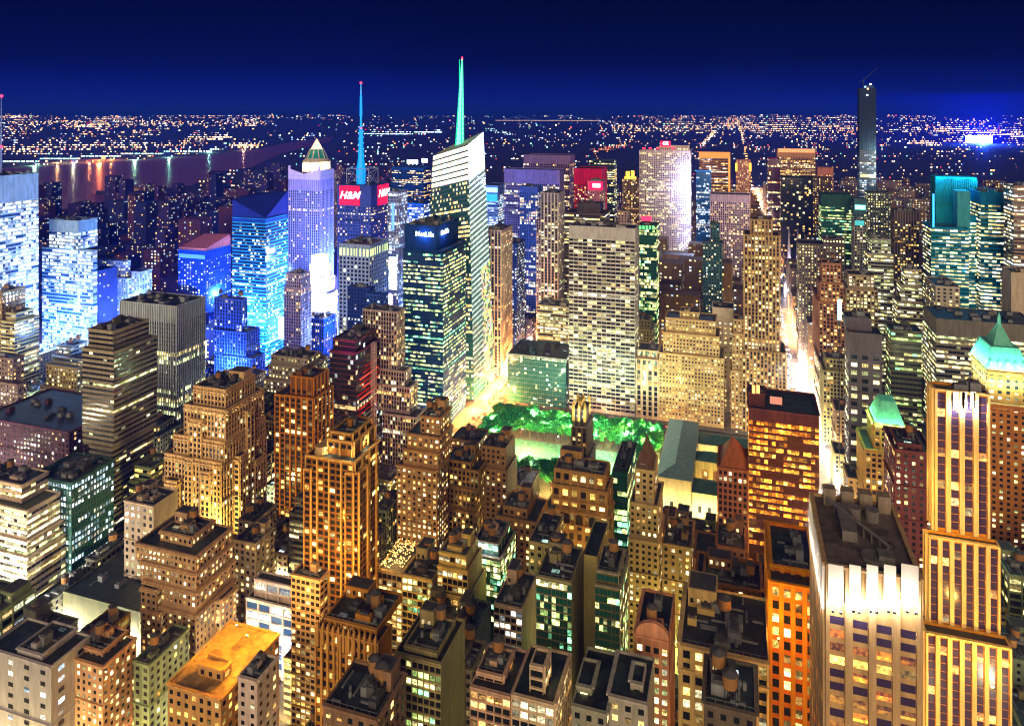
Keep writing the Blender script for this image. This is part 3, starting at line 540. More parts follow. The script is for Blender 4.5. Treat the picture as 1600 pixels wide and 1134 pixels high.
b_('q83', DT, 'white banded ziggurat block below the striped dark tower', 850, [[1402,1442,470,26],[1408,1441,445,22,2],[1414,1440,420,18,4]], 'band', (.4,.38,.32), pal='pale', p=.7, row=.3)
b_('q84', OT, 'narrow tower with a bright cyan sign beneath the unfinished tower', 1120, [[1334,1354,310,22]], 'punch', (.08,.14,.15), pal='green', p=.4, tops=[22])
b_('q85', OB, 'pale stepped block with green-white rows left of the white ziggurat', 900, [[1356,1396,395,26],[1362,1392,372,20,3]], 'band', (.3,.32,.3), pal='pale', p=.6, row=.2)
b_('met', OT, 'enormous teal octagonal tower ablaze with yellow-white office rows', 960, [[1512,1534,336,30,14,0],[1455,1514,354,40,0,0],[1532,1582,300,44,0,0]], 'band', (.03,.2,.34), trim=(.04,.24,.38), pal='pale', glass='teal', p=.72, row=.3, bay=3.6, fh=4.3, wz=.5, tops=[8,2,14], em=1.15)
b_('mettop', 'machine_penthouse', 'ribbed teal machine crown on top of the octagonal tower', 985, [[1463,1527,280,30,0,215]], 'pier', (.05,.2,.24), p=0, bay=2.4, clut=False) if False else None
b_('q86', OT, 'tan tower with orange and white rows at the far right edge', 900, [[1584,1640,290,30]], 'band', (.3,.22,.18), pal='mix', p=.5, row=.2)
b_('q87', OB, 'plain pale block below the tan tower at the right edge', 780, [[1580,1640,425,26]], 'blank', (.5,.44,.36))
# ------------------------------------------------------------------ special shapes
def P3(px, py, Y): X, Z = onY(px, py, Y); return (X, Y, Z)
def mpp(px, Y): return Y/ray(px)[1]/FPX          # metres per photo pixel at that depth
def part(name, m, key, mats, lit=False):
    root, bx, off = B[key]; return m.build(name, mats, root, off, lit=lit)
def text(s, loc, size, rotz, mat, parent=None, off=(0,0,0), name='sign_lettering', shear=0, ext=.15, sx=1.0):
    c = bpy.data.curves.new(name, 'FONT'); c.body = s; c.size = size; c.extrude = ext; c.align_x = 'CENTER'; c.align_y = 'CENTER'; c.shear = shear; c.offset = size*.012
    c.materials.append(mat); o = bpy.data.objects.new(name, c); COL.objects.link(o)
    bpy.context.view_layer.update(); me = bpy.data.meshes.new_from_object(o.evaluated_get(bpy.context.evaluated_depsgraph_get())); bpy.data.objects.remove(o)
    o = bpy.data.objects.new(name, me); COL.objects.link(o)
    o.location = (loc[0]-off[0], loc[1]-off[1], loc[2]-off[2]); o.rotation_euler = (R(90), 0, R(rotz)); o.scale = (sx, 1, 1)
    if parent: o.parent = parent
    return o
def qface(mb, A, Bq, C, D, nx, nz, fx, fz, colf, d=.06):
    """window panes over a quad A B (bottom) C D (top)"""
    A, Bq, C, D = map(Vector, (A, Bq, C, D)); n = (Bq-A).cross(D-A).normalized()*d
    def at(u, v): return (A*(1-u)+Bq*u)*(1-v)+(D*(1-u)+C*u)*v+n
    for j in range(nz):
        for i in range(nx):
            c = colf(i/nx, j/nz, i, j)
            if c is None: continue
            u0, u1 = (i+.5-fx/2)/nx, (i+.5+fx/2)/nx; v0, v1 = (j+.5-fz/2)/nz, (j+.5+fz/2)/nz
            mb.quad(tuple(at(u0,v0)), tuple(at(u1,v0)), tuple(at(u1,v1)), tuple(at(u0,v1)), 0, c)
# --- sloped glass spire tower
rg = random.Random(3)
Yb = 725
xr, xt = onY(741, 600, Yb)[0], onY(731, 240, Yb)[0]
xl_b, xl_t = onY(655, 600, Yb)[0], onY(677, 243, Yb)[0]
Yn, Ynt = YonX(774, xr), YonX(755, xt)
ZS = [onY(677, 243, Yb)[1], onY(731, 226, Yb)[1], onY(755, 206, Ynt)[1]]
root = empty('spire_tower', ((xl_b+xr)/2, (Yb+Yn)/2, 0), 'faceted glass tower with a glowing slanted crown and a green lit spire', 'office tower')
off = tuple(root.location)
B['boa'] = (root, [(xl_b, xr, Yb, Yn, 0, 260)], off); FOOT.append((xl_b, xr, Yb, Yn, 'boa'))
a0, b0_, c0, d0 = (xl_b,Yb,0),(xr,Yb,0),(xr,Yn,0),(xl_b,Yn,0)
a1, b1, c1, d1 = (xl_t,Yb,ZS[0]),(xt,Yb,ZS[1]),(xt,Ynt,ZS[2]),(xl_t,Ynt,ZS[1]-4)
m = MB(); m.quad(a0,b0_,b1,a1)
BS = lambda u, v: tuple((b0_[q]*(1-u)+c0[q]*u)*(1-v)+(b1[q]*(1-u)+c1[q]*u)*v for q in range(3))
for i in range(10):
    for j in range(40): m.quad(BS(i/10,j/40),BS((i+1)/10,j/40),BS((i+1)/10,(j+1)/40),BS(i/10,(j+1)/40))
m.quad(c0,d0,d1,c1); m.quad(d0,a0,a1,d1); part('glass_wall', m, 'boa', wallmat((.06,.1,.14), rough=.25, spec=.6))
m = MB(); m.quad(a1,b1,c1,d1); part('roof', m, 'boa', wallmat((.4,.42,.4)))
def lerp(p, q, t): return tuple(p[i]*(1-t)+q[i]*t for i in range(3))
zc = .86
m = MB(); rowon = [rg.random() < .35 for _ in range(60)]
def cf(u, v, i, j):
    p = .95 if rowon[j % 60] else .28
    if rg.random() < p:
        c = rg.choice(PAL['warm']+PAL['pale']); s = rg.uniform(.6, 2.2); return tuple(x*s for x in c)
    return (0, 0, 0)
qface(m, a0, b0_, lerp(b0_,b1,zc), lerp(a0,a1,zc), 24, 50, .85, .55, cf)
def ce(u, v, i, j):
    
    if u > .45 and v < .55:
        return tuple(q*rg.uniform(.5,1.8) for q in rg.choice(PAL['pale'])) if rg.random() < .8 else (.1,.14,.12)
    s = (1.3 if j % 2 else .18)*rg.uniform(.6, 1.15)*(.35+1.0*v); return (s*.7, s*1.0, s*.88)
qface(m, b0_, c0, lerp(c0,c1,zc), lerp(b0_,b1,zc), 14, 84, .97, .8, ce)
part('windows', m, 'boa', winmat(GL['teal']), lit=True)['kind'] = 'stuff'
m = MB()
qface(m, lerp(a0,a1,zc), lerp(b0_,b1,zc), b1, a1, 14, 6, .97, .72, lambda u,v,i,j: tuple(x*rg.uniform(1.6,2.6) for x in (1,.95,.62)))
qface(m, lerp(b0_,b1,zc), lerp(c0,c1,zc), c1, b1, 8, 6, .98, .9, lambda u,v,i,j: tuple(x*rg.uniform(2.2,3.2) for x in (.95,1,.9)))
part('lit_crown', m, 'boa', winmat(GL['dark']), lit=True)
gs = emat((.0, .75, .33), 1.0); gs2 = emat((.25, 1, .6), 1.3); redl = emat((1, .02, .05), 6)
bx_, bz = onY(718, 232, 745); tx, tz = onY(722, 93, 745); mid = lerp((bx_,745,bz),(tx,745,tz),.55)
m = MB(); hw = 3.2
for k in range(18):
    t0, t1 = k/18, (k+1)/18
    def ring(t):
        w_ = hw*(1-t)**.8*.9+.35; cxx = bx_*(1-t)+tx*t; z = bz*(1-t)+tz*t
        return [(cxx-w_,745-w_,z),(cxx+w_,745-w_,z),(cxx+w_,745+w_,z),(cxx-w_,745+w_,z)]
    r0, r1 = ring(t0), ring(t1); th = .75*(1-t0)+.3
    for i in range(4):
        m.bar(r0[i], r1[i], th, 0); m.bar(r0[i], r1[(i+1)%4], th*.7, 1); m.bar(r0[(i+1)%4], r1[i], th*.7, 1); m.bar(r0[i], r0[(i+1)%4], th*.6, 1)
m.cyl(bx_, 745, bz-8, tz, .9, .35, 6, 0)
part('spire', m, 'boa', [gs, gs2])
m = MB(); m.cyl(tx, 745, tz, tz+2.5, 1.1, .9, 8); part('beacon', m, 'boa', redl)
# podium, bright at the avenue
# --- red signs tower
root, bx, off = B['cts']; X0, X1, Y0, Y1, z0, z1 = bx[0]
rs = emat((1, .0, .035), 1.6); wt = emat((1, .75, .8), 3.2); blu = emat((.0, .28, .9), 1.1); blu2 = emat((.1, .5, 1), 1.4)
def signbox(nm, x0, x1, y0, y1, za, zb, mat, key): m = MB(); m.box(x0,x1,y0,y1,za,zb,0,None,True); return part(nm, m, key, mat)
sA, sB = onY(531, 0, 770)[0], onY(562, 0, 770)[0]; zA, zB = onY(560, 321, 770)[1], onY(560, 291, 770)[1]
s_ = signbox('sign_panel', sA, sB, Y0-1.2, Y0-.2, zA, zB, rs, 'cts')
text('H&M', ((sA+sB)/2, Y0-1.3, (zA+zB)/2), 13, 0, wt, root, off, shear=.35, ext=.1)
yA, yB = YonX(590, X1), YonX(606, X1)
signbox('sign_panel', X1+.2, X1+1.2, yA, yB, onY(590,321,yA)[1], onY(590,290,yA)[1], rs, 'cts')
text('H&M', (X1+1.35, (yA+yB)/2, (zA+zB)/2+1), 13, 90, wt, root, off, shear=.35, ext=.1)
m = MB()
fx0, fx1 = onY(547, 0, 790)[0], onY(581, 0, 790)[0]; fz1 = onY(564, 263, 790)[1]
for (x, y) in ((fx0,782),(fx1,782),(fx1,806),(fx0,806)): m.bar((x,y,z1-1),(x,y,fz1),.45)
for (p, q) in (((fx0,782),(fx1,782)),((fx1,782),(fx1,806)),((fx1,806),(fx0,806)),((fx0,806),(fx0,782))):
    m.bar((*p,fz1),(*q,fz1),.45); m.bar((*p,z1-1),(*q,fz1),.3); m.bar((*q,z1-1),(*p,fz1),.3)
part('mast_frame', m, 'cts', wallmat((.45,.5,.7)))
m = MB(); ax = onY(564, 0, 795)[0]; ya = 795
lv = [(288,9),(266,10),(250,6.5),(232,5),(202,4.2),(201,2.2),(182,2.2),(181,3),(165,2.6),(150,2.4),(148,.9),(131,.5)]
for (p0, w0), (p1, w1) in zip(lv, lv[1:]):
    k = mpp(564, ya)*.75; m.cyl(ax, ya, onY(564,p0,ya)[1], onY(564,p1,ya)[1]+.01, w0*k, w1*k, 8, 0 if w0 > 1 else 1)
for i in range(10):
    z = onY(564, 280-i*9, ya)[1]; m.bar((ax-4,ya,z),(ax+4,ya,z+2),.5,1)
part('antenna_mast', m, 'cts', [blu, blu2])
for py in (131, 164, 201):
    m = MB(); z = onY(564, py, ya)[1]; m.cyl(ax, ya, z, z+2.2, 1.5, 1.2, 8); part('beacon', m, 'cts', redl)
# --- white sign on the yellow-green rowed tower
root, bx, off = B['mlif']; X0, X1, Y0, Y1, z0, z1 = bx[1]
sg = emat((.75, .95, 1), 3.5); sgb = emat((.0, .25, 1), .55)
zz = onY(664, 366, Y0)[1]
text('MetLife', (onY(664,0,Y0)[0], Y0-.9, zz), 6.6, 0, sg, root, off, ext=.2)
yy = YonX(693, X1); text('MetLife', (X1+.9, YonX(694, X1), zz), 6.6, 90, sg, root, off, ext=.2)
lamp(onY(664,0,Y0)[0], Y0-5, zz-1, 9000, (.1,.35,1), .3, root, off); lamp(X1+5, yy, zz-1, 7000, (.1,.35,1), .3, root, off)
# --- floodlit slab roof letters
root, bx, off = B['rock']
p = P3(1040, 225, 1331); m = MB(); m.box(p[0]-9, p[0]+9, 1330.5, 1331.5, p[2]-4, p[2]+5); part('sign_panel', m, 'rock', emat((1,.0,.04), 2.4))
text('GE', (p[0], 1330, p[2]+.5), 8.5, 0, emat((1,.75,.6), 4), root, off, ext=.1)
for px in (1006, 1016, 1028, 1052): 
    p = P3(px, 232, 1333); m = MB(); m.box(p[0]-2.6,p[0]+2.6,1333,1334,p[2]-1.5,p[2]+1.5); part('roof_light', m, 'rock', emat((1,.02,.05), 3))
for (px, py, W) in ((1078,262,8e4),(1080,285,1.2e5),(1082,312,1.4e5),(1080,340,7e4),(1075,380,4e4),(1064,292,3e4)):
    p = P3(px, py, 1313); lamp(p[0], p[1], p[2], W, (.55,.62,1), 1.2, root, off)
# small coloured signs: (key, px0, px1, py0, py1, colour, strength)
def sign(key, x0, x1, y0, y1, c, s, nm='sign_panel', dy=.6):
    r, bx, off = B[key]; b = bx[-1]
    Yf = min(q[2] for q in bx)-dy
    A, C = onY(x0, y1, Yf), onY(x1, y0, Yf); m = MB(); m.box(A[0], C[0], Yf-.4, Yf+.3, A[1], C[1], 0, None, True); return part(nm, m, key, emat(c, s))
sign('red38b', 920, 942, 284, 296, (1,.0,.06), 1.8); sign('red38b', 926, 938, 287, 293, (1,.5,.45), 3, dy=1.4)
sign('ess', 978, 984, 268, 279, (1,.45,.03), 3.5, 'roof_sign'); sign('ess', 986, 991, 267, 279, (1,.45,.03), 3.5, 'roof_sign'); sign('ess', 976, 994, 276, 280, (1,.45,.03), 3, 'roof_sign')
sign('b34', 636, 653, 250, 256, (.7,1,1), 4, 'roof_sign'); sign('b34', 659, 668, 248, 254, (.7,1,1), 4, 'roof_sign')
sign('cyan33', 756, 777, 294, 300, (.3,.85,1), 1.8); sign('cyan33', 756, 777, 304, 314, (.02,.5,.9), .8)
sign('q84', 1336, 1352, 321, 327, (.2,1,.85), 3); sign('q81', 1336, 1350, 345, 352, (.05,.5,.55), .8)
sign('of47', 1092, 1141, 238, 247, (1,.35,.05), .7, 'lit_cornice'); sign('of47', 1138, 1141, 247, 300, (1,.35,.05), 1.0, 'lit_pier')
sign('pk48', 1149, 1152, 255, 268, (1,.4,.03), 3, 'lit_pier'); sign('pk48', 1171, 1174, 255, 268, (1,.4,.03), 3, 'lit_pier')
sign('bronze', 1203, 1222, 621, 630, (.8,.3,.22), .5); sign('bronze', 1175, 1180, 602, 614, (1,.45,.12), 2); sign('bronze', 1182, 1187, 602, 614, (1,.45,.12), 2)
sign('met', 1457, 1460, 303, 355, (.03,.45,1), 1.6); sign('chk45', 1002, 1018, 338, 345, (1,.02,.08), 2, 'roof_sign'); [sign('chk45', 999+q*5, 1002+q*5, 353, 358, (.15,.9,.25), 1.3, 'uplit_panel') for q in range(5)]
sign('wg2', 612, 616, 318, 360, (.15,.4,1), 1.2, 'screen'); sign('wg2', 608, 620, 402, 452, (.6,.8,1), 2.2, 'screen'); sign('wg2', 606, 613, 460, 478, (1,.5,.8), 3, 'screen')
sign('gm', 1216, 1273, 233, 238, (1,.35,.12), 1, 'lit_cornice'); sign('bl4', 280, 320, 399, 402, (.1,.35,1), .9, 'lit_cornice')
# --- yellow uplights under the roof of the white grid tower
root, bx, off = B['wg']; X0, X1, Y0, Y1, z0, z1 = bx[0]
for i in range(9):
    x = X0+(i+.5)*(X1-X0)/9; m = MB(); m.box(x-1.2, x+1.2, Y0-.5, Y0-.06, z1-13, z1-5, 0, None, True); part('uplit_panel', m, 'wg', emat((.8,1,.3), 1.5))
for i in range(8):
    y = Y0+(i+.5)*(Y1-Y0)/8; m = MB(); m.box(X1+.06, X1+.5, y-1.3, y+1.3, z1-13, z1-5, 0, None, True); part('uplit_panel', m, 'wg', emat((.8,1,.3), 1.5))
# --- ringed dome
root, bx, off = B['wwp']; Yw = 1265
m = MB(); c = P3(495, 255, Yw); k = mpp(495, Yw)
def zat(py, px=495, Y=Yw): return onY(px, py, Y)[1]
m.cyl(c[0], Yw, zat(270), zat(252), 21*k, 20*k, 20, 0); m.cyl(c[0], Yw, zat(252), zat(247), 22*k, 17*k, 20, 1); m.cyl(c[0], Yw, zat(247), zat(233), 16*k, 10*k, 20, 2)
for i in range(20):
    a = 2*math.pi*(i+.5)/20
    if i % 2: m.bar((c[0]+math.cos(a)*16*k, Yw+math.sin(a)*16*k, zat(247)), (c[0]+math.cos(a)*10*k, Yw+math.sin(a)*10*k, zat(233)), 1.4, 1)
    m.bar((c[0]+math.cos(a)*21.3*k, Yw+math.sin(a)*21.3*k, zat(268)), (c[0]+math.cos(a)*20.3*k, Yw+math.sin(a)*20.3*k, zat(253)), 1.2, 1)
part('dome', m, 'wwp', [wallmat((.45,.38,.3)), wallmat((.7,.65,.5)), wallmat((.1,.35,.25))])
m = MB(); m.cyl(c[0], Yw, zat(233), zat(217), 9*k, .4, 12); part('glowing_tip', m, 'wwp', emat((1,.6,.25), 2.6))
for i in range(4):
    a = -2.6+i*.75; lamp(c[0]+math.cos(a)*26*k, Yw+math.sin(a)*26*k, zat(258), 60000, (1,.8,.5), .8, root, off)
# --- mast of the brightest left tower
root, bx, off = B['nyt']; X0, X1, Y0, Y1, z0, z1 = bx[0]
mx = onY(2, 0, 580)[0]
m = MB()
for i in range(8): m.cyl(mx, 580, z1-1+(onY(2,152,580)[1]-z1+1)*i/8, z1-1+(onY(2,152,580)[1]-z1+1)*(i+1)/8+.01, 1.1-i*.1, 1.0-i*.1, 8)
part('mast', m, 'nyt', wallmat((.3,.4,.8)))
for py in (152, 231): m = MB(); z = onY(2, py, 580)[1]; m.cyl(mx, 580, z, z+2.4, 1.6, 1.6, 8); part('beacon', m, 'nyt', redl)
# --- slanted roofs
def wedge(key, col, pts, nm='roof_wedge'):
    """pts: (x, y, z) ring of the slanted roof, dropped to the wall top"""
    r, bx, off = B[key]; zb = bx[-1][5]-1; m = MB(); n = len(pts)
    for i in range(n): a, b = pts[i], pts[(i+1)%n]; m.quad((a[0],a[1],zb),(b[0],b[1],zb),b,a)
    m.quad(*pts); return part(nm, m, key, wallmat(col))
X0, X1, Y0, Y1, z0, z1 = B['bl5'][1][0]
wedge('bl5', (.02,.03,.2), [(X0,Y0+.1,onY(365,312,Y0)[1]),(X1-.1,Y0+.1,z1+1),(X1-.1,Y1,onY(447,298,Y1)[1]),(X0,Y1,onY(365,312,Y0)[1]+4)])
X0, X1, Y0, Y1, z0, z1 = B['bl4'][1][0]
wedge('bl4', (.55,.25,.3), [(X0+1,Y0+1,z1+2),(X1-1,Y0+1,z1+3),(X1-1,Y1,z1+15),(X0+1,Y1,z1+13)])
X0, X1, Y0, Y1, z0, z1 = B['lav7'][1][0]
m = MB(); c_ = (X1-X0)
for (xa, xb, h0, h1) in ((0,.06,14,14),(.06,.5,9,2),(.5,.94,2,9),(.94,1,14,14)):
    m.quad((X0+c_*xa,Y0-.7,z1-6),(X0+c_*xb,Y0-.7,z1-6),(X0+c_*xb,Y0-.7,z1+h1),(X0+c_*xa,Y0-.7,z1+h0))
    m.quad((X0+c_*xb,Y0+.6,z1-6),(X0+c_*xa,Y0+.6,z1-6),(X0+c_*xa,Y0+.6,z1+h0),(X0+c_*xb,Y0+.6,z1+h1)); m.quad((X0+c_*xa,Y0-.7,z1+h0),(X0+c_*xb,Y0-.7,z1+h1),(X0+c_*xb,Y0+.6,z1+h1),(X0+c_*xa,Y0+.6,z1+h0))
m.box(X1-.6, X1+.7, Y0+.7, Y1, z1-6, z1+8)
part('notched_crown', m, 'lav7', wallmat((.6,.52,.78)))
# --- unfinished tower: hoist, cranes
root, bx, off = B['g432']; X0, X1, Y0, Y1, z0, z1 = bx[0]; m = MB(); cx = (X0+X1)/2
m.bar((cx-8,Y0+8,z1-1),(cx-8,Y0+8,z1+22),1.2); m.bar((cx-8,Y0+8,z1+20),(cx+22,Y0+8,z1+48),.9); m.bar((cx-8,Y0+8,z1+20),(cx-18,Y0+8,z1+14),.9); m.box(cx-4,cx+14,Y0+4,Y0+16,z1-1,z1+7)
part('crane', m, 'g432', wallmat((.05,.08,.15)))
for (px, py, c, s) in ((1360,132,(1,1,1),5),(1352,136,(.3,.6,1),2.5),(1355,149,(.5,.9,1),4),(1356,139,(1,.5,.2),3)):
    p = P3(px, py, 1896); m = MB(); m.box(p[0]-1.8,p[0]+1.8,p[1]-1,p[1]+1,p[2]-1.8,p[2]+1.8,0,None,True); part('work_light', m, 'g432', emat(c, s))
sign('g432', 1344, 1368, 273, 277, (1,.5,.15), 1.4, 'lit_floor')
for (x_, y_, W) in ((1376,240,1.8e5),(1374,275,1.5e5),(1340,285,4e4)): p = P3(x_, y_, 1875); lamp(*p, W, (.75,1,.85), 1.5, root, off)
# --- hoist mast on the black construction tower
root, bx, off = B['black27']; X0, X1, Y0, Y1, z0, z1 = bx[0]
hy = YonX(581, X1)-4; hx = X1+4; zt = onY(580, 535, hy)[1]; m = MB(); n = 40
for i in range(n):
    za, zb = zt*i/n, zt*(i+1)/n; cs = [(hx-1.6,hy-1.6),(hx+1.6,hy-1.6),(hx+1.6,hy+1.6),(hx-1.6,hy+1.6)]
    for j in range(4): m.bar((*cs[j],za),(*cs[j],zb),.28); m.bar((*cs[j],za),(*cs[(j+1)%4],zb),.2); m.bar((*cs[j],zb),(*cs[(j+1)%4],zb),.2)
part('hoist_mast', m, 'black27', wallmat((.6,.5,.45)))
for i in range(26):
    z = 8+i*4.1
    if z > z1-14: break
    r_ = rng.random(); w0 = rng.uniform(0,.35); w1 = rng.uniform(.55,1)
    m = MB(); m.box(X1+.1, X1+.9, Y0+(Y1-Y0)*w0, Y0+(Y1-Y0)*w1, z, z+1.1, 0, None, True)
    part('floor_edge', m, 'black27', rng.choice([wallmat((.75,.1,.06)), wallmat((.7,.12,.08)), wallmat((.6,.7,.7)), emat((1,.08,.03),.5)]))  # red light on the floor edges put into their colour and glow
for (px, py, c) in ((530,548,(1,.05,.6)),(552,538,(1,.05,.5)),(590,560,(.4,.1,1)),(572,590,(1,.1,.05)),(590,650,(1,.2,.1)),(560,668,(1,.03,.08))):
    p = P3(px, py, 514); lamp(p[0]+3, p[1], p[2]+2, 3500, c, .4, root, off)
# --- glowing top storey of the near stone tower: white panels under floodlights
root, bx, off = B['crown']; X0, X1, Y0, Y1, z0, z1 = bx[0]
def crownpanel(key, px0, px1, py0, py1, W, col=(1,.93,.82), pc=(.8,.78,.74), n=2, h=1.6):
    root, bx, off = B[key]; Yf = bx[-1][2]-.95
    A, C = onY(px0, py1, Yf), onY(px1, py0, Yf); m = MB(); m.box(A[0], C[0], Yf-.15, Yf+.1, A[1], C[1], 0, None, True); part('floodlit_panel', m, key, wallmat(pc, rough=.6, var=.06))
    for i in range(n):
        x = A[0]+(C[0]-A[0])*(i+.5)/n; m = MB(); m.box(x-.35, x+.35, Yf-2.4, Yf-1.7, A[1]-1.2, A[1]-.6, 0, None, True); part('floodlight', m, key, wallmat(DARK))
        lamp(x, Yf-2.0, A[1]+.2, W, col, .3, root, off)
for a, b in ((1294,1318),(1327,1345),(1354,1372),(1381,1400),(1408,1435)): crownpanel('crown', a, b, 884, 940, 1300, n=2)
yc = bx[0][2]
for k in range(6): # west side wash
    lamp(X0-2.4, Y0+2+k*6.3, z1-13.5, 800, (1,.93,.8), .25, root, off)
m = MB(); m.box(X0-.9, X0-.1, Y0, Y1, z1-13, z1-1, 0, None, True); part('floodlit_panel', m, 'crown', wallmat((.8,.78,.74), rough=.6, var=.06))
m = MB(); rr = wallmat((.2,.19,.19)); zr = z1-1      # rooftop machinery of the near stone tower
m.box(X0+6, X0+10, Y0+14, Y0+30, zr, zr+3); m.bar((X0+4,Y1-6,zr+2.5),(X1-6,Y0+9,zr+3.5),.55); m.bar((X0+4.8,Y1-4,zr+1.2),(X1-5,Y0+11,zr+2),.4)
for i in range(9): t = i/8; m.bar((X0+4+(X1-10-X0)*t,Y1-6+(Y0+15-Y1)*t,zr),(X0+4+(X1-10-X0)*t,Y1-6+(Y0+15-Y1)*t,zr+3),.25)
m.box(X1-9, X1-5, Y0+5, Y0+9, zr, zr+2.4); m.cyl(X0+13, Y0+7, zr, zr+1.2, 3.2, 3.2, 20)
part('window_washing_rig', m, 'crown', rr)
m = MB()
for i in range(4): m.box(X0+3+i*5.2, X0+6.6+i*5.2, Y1-5, Y1-1.5, zr, zr+5.2)
part('bulkhead', m, 'crown', wallmat((.28,.24,.2)))
m = MB(); [m.cyl(X1-7+dx, Y1-10, zr, zr+3.4, 2, 2, 16) for dx in (0, -5)]; part('drum_tank', m, 'crown', rr)
for a, b in ((1489,1498),(1503,1511),(1516,1524)): crownpanel('gold425', a, b, 612, 638, 3000, (1,.95,.9), n=1)
# --- green copper roofs and other roof floods
def eave_lamps(key, W, col, d=1.8, dz=1.0, n=3, sides='SEW', bi=-1):
    root, bx, off = B[key]; X0, X1, Y0, Y1, z0, z1 = bx[bi]
    for i in range(n):
        t = (i+.5)/n
        if 'S' in sides: lamp(X0+(X1-X0)*t, Y0-d, z1+dz, W, col, .35, root, off)
        if 'E' in sides: lamp(X1+d, Y0+(Y1-Y0)*t, z1+dz, W, col, .35, root, off)
        if 'W' in sides: lamp(X0-d, Y0+(Y1-Y0)*t, z1+dz, W, col, .35, root, off)
eave_lamps('merc', 9000, (.3,1,.8), 3.5, 2.5, 3, 'SW'); eave_lamps('merc', 5000, (.5,1,.85), 3.5, -9, 4, 'SW')
eave_lamps('f25', 3500, (.35,1,.4), 2.2, .2, 3, 'SW')
eave_lamps('para', 45000, (.8,.75,1), 8, -8, 2, 'SE'); eave_lamps('para', 60000, (.7,.75,1), 9, -4, 2, 'SE', 0); eave_lamps('para', 50000, (1,.75,.9), 8, 3, 2, 'SE')
for (px, py, W) in ((505,500,2.4e5),(500,470,1.4e5),(512,530,3e5)): lamp(*P3(px, py, 765), W, (.75,.8,1), 1.2, B['para'][0], B['para'][2])
X0,X1,Y0,Y1,z0,z1 = B['gold26'][1][0]
for x, y in ((X0+5,Y0+3),(X1-4,Y0+2.5),(X1-3,Y1-8),(X0+10,Y0+4)): lamp(x, y, z1+1.5, 700, (1,.85,.5), .25, B['gold26'][0], B['gold26'][2])
m = MB(); m.cyl(X0+5, Y0+6, z1-1, z1+2.6, 3.6, 3.0, 20); m.box(X0+2, X0+8, Y0+6, Y0+14, z1-1, z1+2); part('roof_drum', m, 'gold26', wallmat((.5,.36,.22)))
# roof bar
X0,X1,Y0,Y1,z0,z1 = B['n6'][1][0]; m = MB()
for i in range(150): x, y = rng.uniform(X0+1,X1-1), rng.uniform(Y0+1,Y1-2); z = z1+rng.uniform(.2,3.5); m.box(x-.18,x+.18,y-.18,y+.18,z-.15,z+.15,0,None,True)
part('string_lights', m, 'n6', emat((1,.5,.12), 4.5))['kind'] = 'stuff'
for _ in range(4): lamp(rng.uniform(X0+2,X1-2), rng.uniform(Y0+2,Y1-4), z1+3, 900, (1,.5,.12), .3, B['n6'][0], B['n6'][2])
X0,X1,Y0,Y1,z0,z1 = B['n8'][1][-1]; m = MB(); m.cyl((X0+X1)/2,(Y0+Y1)/2,z1-1,z1+3,3.2,3.2,16); m.cyl((X0+X1)/2,(Y0+Y1)/2,z1+3,z1+5.4,3.2,.6,16); part('domed_tank', m, 'n8', wallmat((.5,.36,.26)))
for i in range(3): lamp(X0+2+i*4, Y0-1.6, z1-3, 900, (.8,.95,1), .25, B['n8'][0], B['n8'][2])
# blue awning roof, pink arch, jagged pinnacles, arches
X0,X1,Y0,Y1,z0,z1 = B['n13'][1][0]; m = MB(); n = 14; cx=(X0+X1)/2; rr_=(X1-X0)/2
for i in range(n):
    a, b = math.pi*i/n, math.pi*(i+1)/n
    p, q = (cx+math.cos(a)*rr_, z1+math.sin(a)*5.2), (cx+math.cos(b)*rr_, z1+math.sin(b)*5.2)
    m.quad((p[0],Y0-.3,z1-.9),(q[0],Y0-.3,z1-.9),(q[0],Y0-.3,q[1]),(p[0],Y0-.3,p[1])); m.quad((p[0],Y0-.3,p[1]),(q[0],Y0-.3,q[1]),(q[0],Y0+1.5,q[1]),(p[0],Y0+1.5,p[1])); m.quad((p[0],Y0+1.5,z1-.9),(q[0],Y0+1.5,z1-.9),(q[0],Y0+1.5,q[1]),(p[0],Y0+1.5,p[1]))
part('arched_parapet', m, 'n13', wallmat((.6,.34,.24)))
X0,X1,Y0,Y1,z0,z1 = B['goth'][1][0]; m = MB(); n = 12
for i in range(n):
    x = X0+(X1-X0)*(i+.5)/n; m.box(x-.5,x+.5,Y0-1.1,Y0,z1-7,z1+1.6); m.pyr(x-.5,x+.5,Y0-1.1,Y0,z1+1.6,z1+3.2,0); 
    if i % 3 == 1: m.box(x-.3,x+.3,Y0-1.6,Y0-1.1,z1-24,z1-6)
part('pinnacle_row', m, 'goth', wallmat((.55,.32,.15)))
X0,X1,Y0,Y1,z0,z1 = B['arch63'][1][0]; m = MB(); dk = MB()
for i in range(3):
    cx = X0+(X1-X0)*(.27+.23*i); r_ = 2.3; zb = z1-9
    dk.box(cx-r_, cx+r_, Y0-.86, Y0-.78, zb, zb+4.5, 0, None, True)
    for j in range(8): a, b = math.pi*j/8, math.pi*(j+1)/8; dk.tri((cx,Y0-.86,zb+4.5),(cx+math.cos(a)*r_,Y0-.86,zb+4.5+math.sin(a)*r_),(cx+math.cos(b)*r_,Y0-.86,zb+4.5+math.sin(b)*r_)) if True else 0
    for j in range(8):
        a, b = math.pi*j/8, math.pi*(j+1)/8; m.bar((cx+math.cos(a)*r_*1.1,Y0-1,zb+4.5+math.sin(a)*r_*1.1),(cx+math.cos(b)*r_*1.1,Y0-1,zb+4.5+math.sin(b)*r_*1.1),.28)
    for s in (-1,1): m.bar((cx+s*r_*1.1,Y0-1,zb-.5),(cx+s*r_*1.1,Y0-1,zb+4.6),.3)
